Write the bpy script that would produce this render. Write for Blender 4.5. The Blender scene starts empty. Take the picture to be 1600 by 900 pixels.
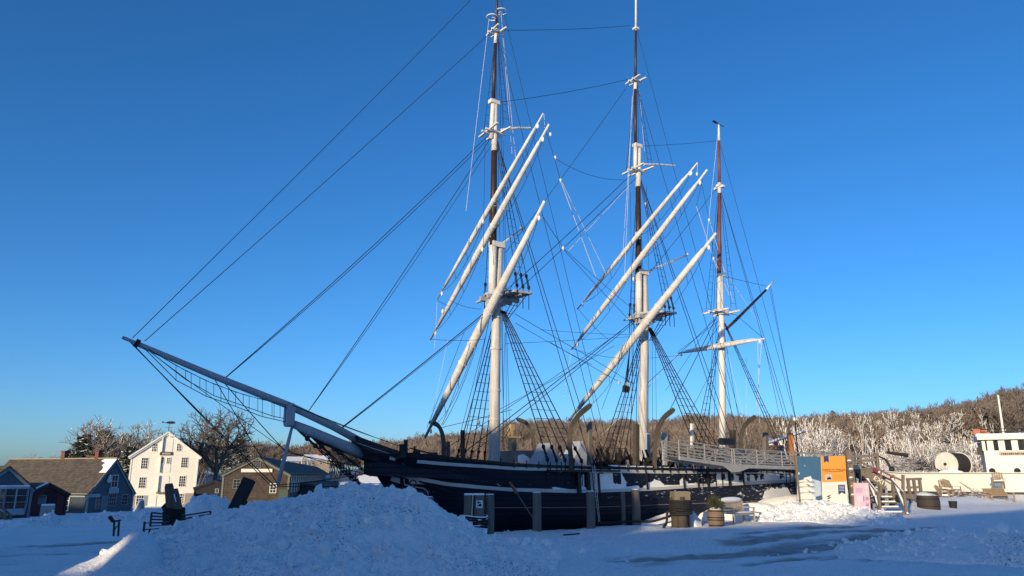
import bpy, bmesh, math, random
import numpy as np
from mathutils import Vector, Matrix, Euler
sc = bpy.context.scene
COL = sc.collection
R = math.radians

# ------------------------------------------------------------------ camera, light, exposure
EZ = 2.1
PITCH = 14.1
cam_d = bpy.data.cameras.new("camera")
cam = bpy.data.objects.new("camera", cam_d); COL.objects.link(cam)
cam.location = (0, 0, EZ); cam.rotation_euler = (R(90 + PITCH), 0, 0)
cam_d.sensor_width = 36; cam_d.lens = 36 * 1164 / 1600
cam_d.clip_start = 0.1; cam_d.clip_end = 6000
sc.camera = cam

SUN_EL, SUN_X, SUN_Y = 11.0, 0.48, 0.877          # light travels towards (+x, +y)
w = bpy.data.worlds.new("World"); sc.world = w; w.use_nodes = True
nt = w.node_tree; nt.nodes.clear()
sky = nt.nodes.new("ShaderNodeTexSky"); sky.sky_type = 'NISHITA'; sky.sun_disc = False
sky.sun_elevation = R(SUN_EL); sky.sun_rotation = math.atan2(-SUN_X, -SUN_Y)
sky.air_density = 0.8; sky.dust_density = 0.9; sky.ozone_density = 5.0; sky.altitude = 0
hs = nt.nodes.new("ShaderNodeHueSaturation"); hs.inputs["Saturation"].default_value = 1.1
hs.inputs["Hue"].default_value = 0.5
bg = nt.nodes.new("ShaderNodeBackground"); bg.inputs["Strength"].default_value = 0.145
ow = nt.nodes.new("ShaderNodeOutputWorld")
nt.links.new(sky.outputs[0], hs.inputs["Color"]); nt.links.new(hs.outputs[0], bg.inputs["Color"])
nt.links.new(bg.outputs[0], ow.inputs["Surface"])

sun_d = bpy.data.lights.new("sun", 'SUN'); sun_d.energy = 3.6; sun_d.angle = R(0.5); sun_d.color = (1.0, 0.81, 0.51)
sun = bpy.data.objects.new("sun", sun_d); COL.objects.link(sun)
_se = R(SUN_EL)
SUNV = Vector((SUN_X * math.cos(_se), SUN_Y * math.cos(_se), -math.sin(_se))).normalized()
sun.rotation_euler = SUNV.to_track_quat('-Z', 'Y').to_euler(); sun.location = (-30, -40, 60)

sc.view_settings.view_transform = 'Standard'; sc.view_settings.look = 'None'
sc.view_settings.exposure = 0.47; sc.view_settings.gamma = 1.0
sc.view_settings.use_curve_mapping = False
sc.render.engine = 'CYCLES'
sc.cycles.max_bounces = 8; sc.cycles.diffuse_bounces = 6

# ------------------------------------------------------------------ photo geometry -> world
_F = 1164.0; cpi, spi = math.cos(R(PITCH)), math.sin(R(PITCH))
def ray(px, py):
    u = (px - 800) / _F; v = (450 - py) / _F
    return (u, cpi - v * spi, spi + v * cpi)
def at(px, py, Y):
    d = ray(px, py); t = Y / d[1]; return Vector((d[0] * t, Y, EZ + d[2] * t))
def gnd(px, py, z=0.0):
    d = ray(px, py); t = (z - EZ) / d[2]; return Vector((d[0] * t, d[1] * t, z))
FX, FY = -.73, 35.0                        # foot of the foremast
AX, AY = .808, .589                        # the ship's axis, bow to stern
QX, QY = .589, -.808                       # to port (towards the wharf)
SHIP_ROT = math.atan2(AY, AX)
def sw(x, y): return (x - FX) * AX + (y - FY) * AY, (x - FX) * QX + (y - FY) * QY
def shipw(s, wp, z): return Vector((FX + s * AX + wp * QX, FY + s * AY + wp * QY, z))
def C(px, py, wp=0.0):                     # ship coordinates (s, -w, z) of a photo point on a fore-and-aft plane
    d = ray(px, py); o = (FX + wp * QX, FY + wp * QY)
    t = (o[0] * QX + o[1] * QY) / (d[0] * QX + d[1] * QY)
    s, _ = sw(d[0] * t, d[1] * t)
    return Vector((s, -wp, EZ + d[2] * t))
def S(px, py, s):                          # the same on an athwartships plane
    d = ray(px, py); o = (FX + s * AX, FY + s * AY)
    t = (o[0] * AX + o[1] * AY) / (d[0] * AX + d[1] * AY)
    _, q = sw(d[0] * t, d[1] * t)
    return Vector((s, -q, EZ + d[2] * t))

# ------------------------------------------------------------------ noise
def _hash(ix, iy, seed):
    n = (ix.astype(np.int64) * 374761393 + iy.astype(np.int64) * 668265263 + seed * 974711) & 0xffffffff
    n = ((n ^ (n >> 13)) * 1274126177) & 0xffffffff
    n = n ^ (n >> 16)
    return (n & 0xffff) / 65535.0
def vnoise(x, y, seed=0):
    x = np.asarray(x, float); y = np.asarray(y, float)
    ix = np.floor(x); iy = np.floor(y); fx = x - ix; fy = y - iy
    fx = fx * fx * (3 - 2 * fx); fy = fy * fy * (3 - 2 * fy)
    a = _hash(ix, iy, seed); b = _hash(ix + 1, iy, seed); c = _hash(ix, iy + 1, seed); d = _hash(ix + 1, iy + 1, seed)
    return (a * (1 - fx) + b * fx) * (1 - fy) + (c * (1 - fx) + d * fx) * fy - .5
def fbm(x, y, o=4, seed=0, g=.5):
    v = 0; a = 1.0
    for i in range(o):
        v = v + a * vnoise(np.asarray(x) * 2 ** i + 13.7 * i, np.asarray(y) * 2 ** i + 7.1 * i, seed + i); a *= g
    return v
def ridged(x, y, o=3, seed=0):
    v = 0; a = 1.0
    for i in range(o):
        v = v + a * (.5 - np.abs(vnoise(np.asarray(x) * 2 ** i + 3.7 * i, np.asarray(y) * 2 ** i + 9.1 * i, seed + i)) * 2); a *= .5
    return v
def sstep(a, b, x):
    t = np.clip((np.asarray(x, float) - a) / (b - a), 0, 1); return t * t * (3 - 2 * t)

# ------------------------------------------------------------------ materials
MATS = {}
def mat(name, c1, c2=None, scale=4.0, rough=.7, bump=0.0, bscale=None, stretch=(1, 1, 1), snow=0.0, snow_dir=(0, 0, 1),
        snow_scale=2.0, contrast=.25, metal=0.0, spec=.4, detail=6.0):
    if name in MATS: return MATS[name]
    m = bpy.data.materials.new(name); m.use_nodes = True; n = m.node_tree.nodes; l = m.node_tree.links
    b = n["Principled BSDF"]; b.inputs["Roughness"].default_value = rough; b.inputs["Metallic"].default_value = metal
    b.inputs["Specular IOR Level"].default_value = spec
    tc = n.new("ShaderNodeTexCoord"); mp = n.new("ShaderNodeMapping"); mp.inputs["Scale"].default_value = stretch
    l.new(tc.outputs["Object"], mp.inputs["Vector"])
    nz = n.new("ShaderNodeTexNoise"); nz.inputs["Scale"].default_value = scale; nz.inputs["Detail"].default_value = detail
    l.new(mp.outputs[0], nz.inputs["Vector"])
    cr = n.new("ShaderNodeValToRGB"); cr.color_ramp.elements[0].position = .5 - contrast; cr.color_ramp.elements[1].position = .5 + contrast
    c2 = c2 or tuple(x * .75 for x in c1)
    cr.color_ramp.elements[0].color = (*c1, 1); cr.color_ramp.elements[1].color = (*c2, 1)
    l.new(nz.outputs["Fac"], cr.inputs["Fac"])
    out = cr.outputs["Color"]
    if snow > 0:
        ge = n.new("ShaderNodeNewGeometry"); dp = n.new("ShaderNodeVectorMath"); dp.operation = 'DOT_PRODUCT'
        v = Vector(snow_dir).normalized(); dp.inputs[1].default_value = v
        l.new(ge.outputs["Normal"], dp.inputs[0])
        n2 = n.new("ShaderNodeTexNoise"); n2.inputs["Scale"].default_value = snow_scale; n2.inputs["Detail"].default_value = 5
        l.new(tc.outputs["Object"], n2.inputs["Vector"])
        ma = n.new("ShaderNodeMath"); ma.operation = 'MULTIPLY_ADD'; ma.inputs[1].default_value = 1.0
        l.new(n2.outputs["Fac"], ma.inputs[0]); l.new(dp.outputs["Value"], ma.inputs[2])
        r2 = n.new("ShaderNodeValToRGB"); th = 1.5 - snow
        r2.color_ramp.elements[0].position = 0.46; r2.color_ramp.elements[1].position = .54
        m2 = n.new("ShaderNodeMath"); m2.operation = 'SUBTRACT'; m2.inputs[1].default_value = th - .5
        l.new(ma.outputs[0], m2.inputs[0]); l.new(m2.outputs[0], r2.inputs["Fac"])
        mx = n.new("ShaderNodeMixRGB"); l.new(r2.outputs["Color"], mx.inputs["Fac"]); l.new(out, mx.inputs[1])
        mx.inputs[2].default_value = (.86, .86, .88, 1); out = mx.outputs[0]
    l.new(out, b.inputs["Base Color"])
    if bump > 0:
        nb = n.new("ShaderNodeTexNoise"); nb.inputs["Scale"].default_value = bscale or scale * 3; nb.inputs["Detail"].default_value = 5
        l.new(mp.outputs[0], nb.inputs["Vector"])
        bp = n.new("ShaderNodeBump"); bp.inputs["Strength"].default_value = min(1, bump); bp.inputs["Distance"].default_value = .03
        l.new(nb.outputs["Fac"], bp.inputs["Height"]); l.new(bp.outputs[0], b.inputs["Normal"])
    MATS[name] = m; return m
def boards(name, c1, c2, pitch=.12, axis='Z', snow=0.0, rough=.75, strength=.6):
    """painted or weathered boards: colour noise plus the lap of each board as relief"""
    if name in MATS: return MATS[name]
    m = mat(name, c1, c2, 3.0, rough, snow=snow, stretch=(1, 1, 1))
    n = m.node_tree.nodes; l = m.node_tree.links; b = n["Principled BSDF"]
    tc = n.new("ShaderNodeTexCoord"); sx = n.new("ShaderNodeSeparateXYZ"); l.new(tc.outputs["Object"], sx.inputs[0])
    d = n.new("ShaderNodeMath"); d.operation = 'DIVIDE'; d.inputs[1].default_value = pitch
    if axis == 'XY':
        ad = n.new("ShaderNodeMath"); ad.operation = 'ADD'; l.new(sx.outputs['X'], ad.inputs[0]); l.new(sx.outputs['Y'], ad.inputs[1]); l.new(ad.outputs[0], d.inputs[0])
    else: l.new(sx.outputs[axis], d.inputs[0])
    f = n.new("ShaderNodeMath"); f.operation = 'FRACT'; l.new(d.outputs[0], f.inputs[0])
    bp = n.new("ShaderNodeBump"); bp.inputs["Strength"].default_value = strength; bp.inputs["Distance"].default_value = pitch * .08
    iv = n.new("ShaderNodeMath"); iv.operation = 'SUBTRACT'; iv.inputs[0].default_value = 1.0; l.new(f.outputs[0], iv.inputs[1])
    l.new(iv.outputs[0], bp.inputs["Height"]); l.new(bp.outputs[0], b.inputs["Normal"])
    return m
def shingle(name, c1, c2, snow=0.0, sd=(0, 0, 1), bw=.35, bh=.16, sscale=1.2):
    if name in MATS: return MATS[name]
    m = mat(name, c1, c2, 6.0, .85, snow=snow, snow_dir=sd, snow_scale=sscale)
    n = m.node_tree.nodes; l = m.node_tree.links; b = n["Principled BSDF"]
    tc = n.new("ShaderNodeTexCoord"); sx = n.new("ShaderNodeSeparateXYZ"); l.new(tc.outputs["Object"], sx.inputs[0])
    ad = n.new("ShaderNodeMath"); ad.operation = 'ADD'; l.new(sx.outputs['X'], ad.inputs[0]); l.new(sx.outputs['Y'], ad.inputs[1])
    cx = n.new("ShaderNodeCombineXYZ"); l.new(ad.outputs[0], cx.inputs[0]); l.new(sx.outputs['Z'], cx.inputs[1])
    br = n.new("ShaderNodeTexBrick"); br.inputs["Scale"].default_value = 1; br.inputs["Brick Width"].default_value = bw
    br.inputs["Row Height"].default_value = bh; br.inputs["Mortar Size"].default_value = .012; br.inputs["Color1"].default_value = (.6, .6, .6, 1)
    br.inputs["Color2"].default_value = (1.35, 1.3, 1.25, 1); br.inputs["Mortar"].default_value = (.3, .3, .3, 1)
    l.new(cx.outputs[0], br.inputs["Vector"])
    src = [x for x in n if x.bl_idname == "ShaderNodeValToRGB"][0]
    mu = n.new("ShaderNodeMixRGB"); mu.blend_type = 'MULTIPLY'; mu.inputs["Fac"].default_value = .8
    to = src.outputs["Color"].links[0].to_socket
    l.new(src.outputs["Color"], mu.inputs[1]); l.new(br.outputs["Color"], mu.inputs[2]); l.new(mu.outputs[0], to)
    return m

white = mat("white_paint", (.80, .77, .72), (.66, .63, .58), 3, .55, bump=.15, bscale=20, contrast=.3)
spar = mat("spar_white_paint", (.76, .73, .67), (.52, .49, .45), 3.2, .6, stretch=(1, 1, 1), contrast=.26, bump=.25, bscale=14, detail=9)
mastw = mat("mast_grey_white_paint", (.70, .66, .61), (.33, .31, .29), 3.0, .65, stretch=(4, 4, .22), bump=.35, bscale=8, contrast=.24, detail=9)
darkspar = mat("dark_varnished_spar", (.05, .027, .018), (.03, .016, .012), 3, .45)
redspar = mat("red_brown_spar", (.20, .060, .038), (.14, .04, .028), 3, .5)
grey_shade_paint = mat("grey_and_shaded_white_paint", (.40, .41, .43), (.30, .31, .33), 2.5, .6, contrast=.3)  # plain grey paint; also white spars at the bow with shade painted in
tar = mat("tarred_rope", (.012, .010, .010), (.02, .017, .015), 20, .9)
wrope = mat("pale_manila_rope", (.62, .58, .50), (.5, .46, .4), 20, .9)
iron = mat("black_iron", (.012, .012, .014), (.02, .018, .018), 8, .6, snow=.0)
blackp = mat("black_paint", (.008, .009, .012), (.014, .014, .017), 3, .5)
oldwood = mat("weathered_grey_wood", (.20, .165, .13), (.12, .10, .085), 3, .85, bump=.5, bscale=12, stretch=(6, 6, .6))
oldwood_s = mat("weathered_wood_with_snow", (.22, .18, .14), (.14, .115, .09), 3, .85, bump=.5, bscale=12, stretch=(4, 4, 1), snow=.62, snow_scale=3)
pile_m = mat("wet_grey_piling", (.20, .175, .15), (.11, .10, .09), 2.5, .85, bump=.6, bscale=10, stretch=(6, 6, .5))
davit_m = mat("bent_oak", (.082, .064, .048), (.052, .042, .034), 3, .8, bump=.3)
yellowwood = mat("new_yellow_wood", (.52, .36, .17), (.42, .29, .14), 4, .7)
snow_m = mat("loose_snow", (.92, .91, .91), (.88, .88, .89), 3, .75, bump=.6, bscale=14, spec=.3)
glass = mat("dark_window_glass", (.018, .022, .03), (.03, .035, .045), 1.2, .08, spec=.6)
canvas = mat("pale_canvas", (.40, .42, .46), (.28, .30, .34), 1.5, .8, bump=.3, bscale=3)
brownroof = mat("tan_tarpaulin", (.24, .20, .17), (.17, .145, .125), 2, .85, bump=.2)
navy = mat("navy_print", (.03, .05, .17), (.028, .045, .15), 3, .6)

# ------------------------------------------------------------------ mesh builder
ORG = {}
class MB:
    def __init__(s): s.v = []; s.f = []; s.m = []
    def add(s, vs, fs, mi=0):
        o = len(s.v); s.v.extend([tuple(p) for p in vs]); s.f.extend([tuple(i + o for i in f) for f in fs]); s.m.extend([mi] * len(fs)); return s
    def poly(s, pts, mi=0): return s.add(pts, [tuple(range(len(pts)))], mi)
    def box(s, c, d, rz=0.0, mi=0, rx=0.0, ry=0.0):
        M = Euler((rx, ry, rz)).to_matrix(); c = Vector(c)
        vs = [c + M @ Vector((x * d[0] / 2, y * d[1] / 2, z * d[2] / 2)) for x in (-1, 1) for y in (-1, 1) for z in (-1, 1)]
        return s.add(vs, [(0, 1, 3, 2), (4, 6, 7, 5), (0, 4, 5, 1), (2, 3, 7, 6), (0, 2, 6, 4), (1, 5, 7, 3)], mi)
    def bar(s, p, q, a, b=None, up=(0, 0, 1), mi=0):
        p = Vector(p); q = Vector(q); b = b or a; d = (q - p).normalized(); u = Vector(up)
        if abs(d.dot(u)) > .95: u = Vector((1, 0, 0))
        x = d.cross(u).normalized(); y = x.cross(d).normalized()
        vs = []
        for e in (p, q):
            for i, j in ((-1, -1), (1, -1), (1, 1), (-1, 1)): vs.append(e + x * a / 2 * i + y * b / 2 * j)
        return s.add(vs, [(3, 2, 1, 0), (4, 5, 6, 7), (0, 1, 5, 4), (1, 2, 6, 5), (2, 3, 7, 6), (3, 0, 4, 7)], mi)
    def tube(s, pts, r, n=8, mi=0, caps=True, flat=1.0):
        pts = [Vector(p) for p in pts]; k = len(pts); rs = [r] * k if not isinstance(r, (list, tuple)) else r
        ref = None; vs = []
        for i, p in enumerate(pts):
            d = (pts[min(k - 1, i + 1)] - pts[max(0, i - 1)])
            d = d.normalized() if d.length > 1e-9 else Vector((0, 0, 1))
            if ref is None:
                ref = d.cross(Vector((0, 0, 1))) if abs(d.z) < .95 else d.cross(Vector((0, 1, 0)))
            x = (ref - d * ref.dot(d))
            x = x.normalized() if x.length > 1e-6 else d.orthogonal().normalized()
            ref = x; y = d.cross(x)
            for j in range(n):
                a = 2 * math.pi * j / n; vs.append(p + (x * math.cos(a) + y * math.sin(a) * flat) * rs[i])
        fs = [(i * n + j, i * n + (j + 1) % n, (i + 1) * n + (j + 1) % n, (i + 1) * n + j) for i in range(k - 1) for j in range(n)]
        if caps: fs += [tuple(range(n - 1, -1, -1)), tuple((k - 1) * n + j for j in range(n))]
        return s.add(vs, fs, mi)
    def ext(s, poly, vec, mi=0):
        n = len(poly); vec = Vector(vec); vs = [Vector(p) for p in poly] + [Vector(p) + vec for p in poly]
        fs = [tuple(range(n - 1, -1, -1)), tuple(range(n, 2 * n))] + [(i, (i + 1) % n, n + (i + 1) % n, n + i) for i in range(n)]
        return s.add(vs, fs, mi)
    def ball(s, c, r, nu=8, nv=6, mi=0, sq=(1, 1, 1)):
        c = Vector(c); vs = [c + Vector((0, 0, r * sq[2]))]
        for i in range(1, nv):
            t = math.pi * i / nv
            for j in range(nu):
                a = 2 * math.pi * j / nu
                vs.append(c + Vector((r * sq[0] * math.sin(t) * math.cos(a), r * sq[1] * math.sin(t) * math.sin(a), r * sq[2] * math.cos(t))))
        vs.append(c - Vector((0, 0, r * sq[2]))); e = len(vs) - 1; fs = []
        for j in range(nu): fs.append((0, 1 + j, 1 + (j + 1) % nu))
        for i in range(nv - 2):
            for j in range(nu): a = 1 + i * nu; b = a + nu; fs.append((a + j, b + j, b + (j + 1) % nu, a + (j + 1) % nu))
        a = 1 + (nv - 2) * nu
        for j in range(nu): fs.append((a + j, e, a + (j + 1) % nu))
        return s.add(vs, fs, mi)
    def rope(s, p, q, r=.02, sag=0.0, n=5, mi=0, k=None):
        p = Vector(p); q = Vector(q); k = k or (9 if sag else 2)
        return s.tube([p.lerp(q, i / (k - 1)) - Vector((0, 0, sag * 4 * (i / (k - 1)) * (1 - i / (k - 1)))) for i in range(k)], r, n, mi, caps=False)
    def build(s, name, m, parent=None, smooth=False, org=None):
        o = org
        if o is None:
            o = Vector((0, 0, 0)); p = parent
            while p is not None:
                if p.name in ORG: o = ORG[p.name]; break
                p = p.parent
        me = bpy.data.meshes.new(name)
        me.from_pydata([(a[0] - o[0], a[1] - o[1], a[2] - o[2]) for a in s.v], [], s.f)
        ms = m if isinstance(m, (list, tuple)) else [m]
        for x in ms: me.materials.append(x)
        if len(ms) > 1: me.polygons.foreach_set("material_index", s.m)
        if smooth: me.polygons.foreach_set("use_smooth", [True] * len(me.polygons))
        me.update(); ob = bpy.data.objects.new(name, me); COL.objects.link(ob)
        if parent is not None: ob.parent = parent
        else: ob.location = o
        return ob
def tag(o, label=None, cat=None, group=None, kind=None):
    if label: o["label"] = label
    if cat: o["category"] = cat
    if group: o["group"] = group
    if kind: o["kind"] = kind
    return o
def thing(name, label, cat, loc=(0, 0, 0), rz=0.0, group=None, local=False):
    o = bpy.data.objects.new(name, None); COL.objects.link(o); o.location = loc; o.rotation_euler = (0, 0, rz)
    o.empty_display_size = .3
    ORG[o.name] = Vector((0, 0, 0)) if local else Vector(loc)
    return tag(o, label, cat, group)
def solo(mb, name, m, label, cat, loc=(0, 0, 0), group=None, smooth=False):
    o = mb.build(name, m, None, smooth, org=Vector(loc)); return tag(o, label, cat, group)
def dup(o, parent=None):
    c = o.copy(); COL.objects.link(c); c.parent = parent
    for k in list(o.children): dup(k, c)
    return c
def text(name, s, size, m, parent, loc, rot, ext=.004, align='CENTER', sx=1.0):
    cu = bpy.data.curves.new(name, 'FONT'); cu.body = s; cu.size = size; cu.align_x = align; cu.align_y = 'CENTER'; cu.extrude = ext
    t = bpy.data.objects.new(name, cu); COL.objects.link(t); bpy.context.view_layer.update()
    me = bpy.data.meshes.new_from_object(t.evaluated_get(bpy.context.evaluated_depsgraph_get())); me.materials.clear(); me.materials.append(m)
    bpy.data.objects.remove(t); bpy.data.curves.remove(cu)
    o = bpy.data.objects.new(name, me); COL.objects.link(o); o.parent = parent
    o.location = loc; o.rotation_euler = rot; o.scale = (sx, 1, 1); return o

# ================================================================== SETTING: ground, water, hills
AZ_PX = np.array([-600, 0, 100, 330, 480, 600, 700, 820, 960, 1100, 1250, 1330, 1400, 1500, 1600, 2200], float)
RIDGE_PY = np.array([722, 720, 716, 700, 700, 690, 676, 664, 668, 664, 668, 665, 664, 649, 637, 615], float)
_el = np.degrees(np.arctan((450 - RIDGE_PY) / _F)) + PITCH
_az = np.degrees(np.arctan((AZ_PX - 800) / _F))
def hillz(x, y):
    x = np.asarray(x, float); y = np.asarray(y, float)
    r = np.hypot(x, y); az = np.degrees(np.arctan2(x, np.maximum(y, 1e-3)))
    e = np.interp(az, _az, _el)
    crest = 300 * np.tan(np.radians(e)) - 7.5 + EZ
    near = np.interp(az, [-35, 0, 15, 22, 35], [150, 125, 115, 100, 92])
    t = np.clip((r - near) / (300 - near), 0, 1)
    z = crest * (t ** 1.25) + 2.2 * fbm(x / 40, y / 40, 3, 5) * np.clip(t * 3, 0, 1)
    z = np.where(r > 300, crest + (r - 300) * .004, z)
    return np.where(y > 20, z, 0)
def edge_w(s): return np.interp(s, [-12, -9, 24, 34, 60, 200], [4.4, 4.4, 4.4, .5, .3, -6])
def H(x, y, wet=True):
    x = np.asarray(x, float); y = np.asarray(y, float)
    s, q = sw(x, y); r = np.hypot(x, y)
    left = sstep(2, -12, x) * np.clip(r - 22, 0, 110) * -.0215
    z = left + .10 * fbm(x / 2.5, y / 2.5, 4, 3) + .05 * fbm(x / .6, y / .6, 3, 9) * sstep(60, 25, r)
    z = z + .55 * np.exp(-((q - edge_w(s) - 1.6) / 1.3) ** 2) * sstep(26, 33, s)            # bank in front of the fishing boat
    river = wet * sstep(0, -.35, q - edge_w(s)) * sstep(-44, -36, q) * sstep(-10.5, -9.5, s)
    z = z * (1 - river) - 3.0 * river
    z = z + hillz(x, y) * (1 - river)
    return z
def Hs(x, y): return float(H(np.array([x]), np.array([y]))[0])

def grid_mesh(name, X, Y, Z, m, attrs=None, closed=False):
    nr, na = X.shape; me = bpy.data.meshes.new(name)
    co = np.stack([X.ravel(), Y.ravel(), Z.ravel()], 1).astype(np.float32)
    i = np.arange(nr - 1)[:, None]; j = np.arange(na if closed else na - 1)[None, :]; j2 = (j + 1) % na
    q = np.stack([i * na + j, i * na + j2, (i + 1) * na + j2, (i + 1) * na + j], -1).reshape(-1, 4)
    me.vertices.add(len(co)); me.vertices.foreach_set("co", co.ravel())
    me.loops.add(q.size); me.loops.foreach_set("vertex_index", q.ravel().astype(np.int32))
    me.polygons.add(len(q)); me.polygons.foreach_set("loop_start", np.arange(0, q.size, 4, dtype=np.int32))
    me.polygons.foreach_set("loop_total", np.full(len(q), 4, np.int32)); me.polygons.foreach_set("use_smooth", np.ones(len(q), bool))
    me.update(calc_edges=True); me.validate()
    for k, a in (attrs or {}).items():
        at_ = me.attributes.new(k, 'FLOAT', 'POINT'); at_.data.foreach_set("value", a.ravel().astype(np.float32))
    me.materials.append(m); o = bpy.data.objects.new(name, me); COL.objects.link(o); return o

def ground_material():
    m = bpy.data.materials.new("snow_ground"); m.use_nodes = True; n = m.node_tree.nodes; l = m.node_tree.links
    b = n["Principled BSDF"]; b.inputs["Roughness"].default_value = .7; b.inputs["Specular IOR Level"].default_value = .3
    tc = n.new("ShaderNodeTexCoord")
    def noise(sc_, det=6):
        x = n.new("ShaderNodeTexNoise"); x.inputs["Scale"].default_value = sc_; x.inputs["Detail"].default_value = det; l.new(tc.outputs["Object"], x.inputs["Vector"]); return x.outputs["Fac"]
    def ramp(f, p0, p1, c0=(0, 0, 0, 1), c1=(1, 1, 1, 1)):
        x = n.new("ShaderNodeValToRGB"); x.color_ramp.elements[0].position = p0; x.color_ramp.elements[1].position = p1
        x.color_ramp.elements[0].color = c0; x.color_ramp.elements[1].color = c1; l.new(f, x.inputs["Fac"]); return x.outputs["Color"]
    def mix(f, a, c):
        x = n.new("ShaderNodeMixRGB"); l.new(f, x.inputs["Fac"])
        for s_, v in ((1, a), (2, c)):
            if isinstance(v, tuple): x.inputs[s_].default_value = v
            else: l.new(v, x.inputs[s_])
        return x.outputs[0]
    def attr(k):
        x = n.new("ShaderNodeAttribute"); x.attribute_name = k; return x.outputs["Fac"]
    def mul(a, c):
        x = n.new("ShaderNodeMath"); x.operation = 'MULTIPLY'; l.new(a, x.inputs[0]); l.new(c, x.inputs[1]); return x.outputs[0]
    base = ramp(noise(.9), .3, .7, (.93, .92, .92, 1), (.88, .88, .89, 1))
    ice = ramp(noise(2.2), .35, .7, (.30, .285, .27, 1), (.48, .465, .45, 1))
    col = mix(attr("ice"), base, ice)
    speck = mul(ramp(noise(19, 8), .56, .64), attr("dirt"))
    col = mix(speck, col, (.17, .185, .175, 1))
    wood = mix(ramp(noise(.35, 8), .42, .60), (.16, .115, .08, 1), (.80, .79, .78, 1))
    col = mix(attr("wood"), col, wood)
    l.new(col, b.inputs["Base Color"])
    bp = n.new("ShaderNodeBump"); bp.inputs["Strength"].default_value = .8; bp.inputs["Distance"].default_value = .06
    ad = n.new("ShaderNodeMath"); ad.operation = 'ADD'; l.new(noise(5, 8), ad.inputs[0]); l.new(noise(22, 4), ad.inputs[1])
    l.new(ad.outputs[0], bp.inputs["Height"]); l.new(bp.outputs[0], b.inputs["Normal"])
    MATS["ground"] = m; return m
ground_m = ground_material()

def ice_mask(x, y):
    s, q = sw(x, y)
    st = fbm(s / 3.2, q / .45, 4, 21); wob = fbm(s / 6, q / 3, 2, 33) * 1.6
    def band(c, w_, s0, s1): return np.exp(-((q - c + wob) / w_) ** 2) * sstep(s0, s0 + 3, s) * sstep(s1, s1 - 4, s)
    b = band(14.6, .9, -8, 10) + band(12.3, .8, -1, 16) * .9 + band(9.6, .9, 2, 20) + band(16.6, .6, -6, 8) * .7
    b = b + band(-1.0, .8, -42, -9) * .85 + band(2.2, .6, -40, -12) * .8 + band(5.5, .7, -28, -12) * .7
    return sstep(.18, .55, b * (.75 + 1.5 * st))

angs = np.concatenate([np.radians(np.arange(-180, -44, 4.0)), np.radians(np.arange(-44, 44, .22)), np.radians(np.arange(44, 180, 4.0))])
rr = np.concatenate([np.linspace(.5, 11, 14), np.geomspace(11.5, 60, 330), np.geomspace(61, 400, 170), np.geomspace(420, 5000, 30)])
A_, R_ = np.meshgrid(angs, rr); GX = R_ * np.sin(A_); GY = R_ * np.cos(A_)
GZ = H(GX, GY); ice = ice_mask(GX, GY); _s, _q = sw(GX, GY)
_ruts = np.exp(-((_q - 12.8) / 5.5) ** 2) * sstep(-14, -6, _s) * sstep(40, 28, _s) + np.exp(-((_q - 1.5) / 4.0) ** 2) * sstep(-8, -12, _s) * sstep(-50, -30, _s)
GZ = GZ - .05 * ice + _ruts * (.09 * ridged(_s / 5.0, _q / .55, 3, 61) + .05 * ridged(_s / 1.3, _q / .5, 2, 71) - .04)
wood = sstep(2.2, 4.5, hillz(GX, GY)) * (.55 + .3 * np.clip(fbm(GX / 18, GY / 18, 3, 8) * 2, -1, 1))
wood = np.where(GX > 60, wood * .75, wood)
dirt = np.clip(.35 + 1.6 * fbm(GX / 3, GY / 3, 3, 14), 0, 1) * (hillz(GX, GY) < 1)
tag(grid_mesh("ground", GX, GY, GZ, ground_m, dict(ice=ice, wood=wood, dirt=dirt * .6), closed=True), kind='structure')

wm = mat("cold_river_water", (.02, .035, .05), (.03, .045, .06), .3, .08, bump=.3, bscale=1.5, spec=.5)
mb = MB(); cor = [shipw(s, q, -1.1) for s, q in ((-11, 8), (420, 8), (420, -46), (-11, -46))]
mb.poly(cor); tag(mb.build("water", wm), kind='structure')

# wharf face of timber below the snow, along the ship
mb = MB()
for i in range(70):
    a = -9.6 + i * .5
    mb.box(shipw(a + .25, 4.30, -1.35), (.48, .12, 2.5), SHIP_ROT)
mb.box(shipw(7.6, 4.26, -.22), (35, .3, .3), SHIP_ROT)
solo(mb, "wharf_wall", oldwood, "timber sheeting of the quay between the ship and the snowy wharf", "quay wall", shipw(7.5, 4.3, -1))

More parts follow.
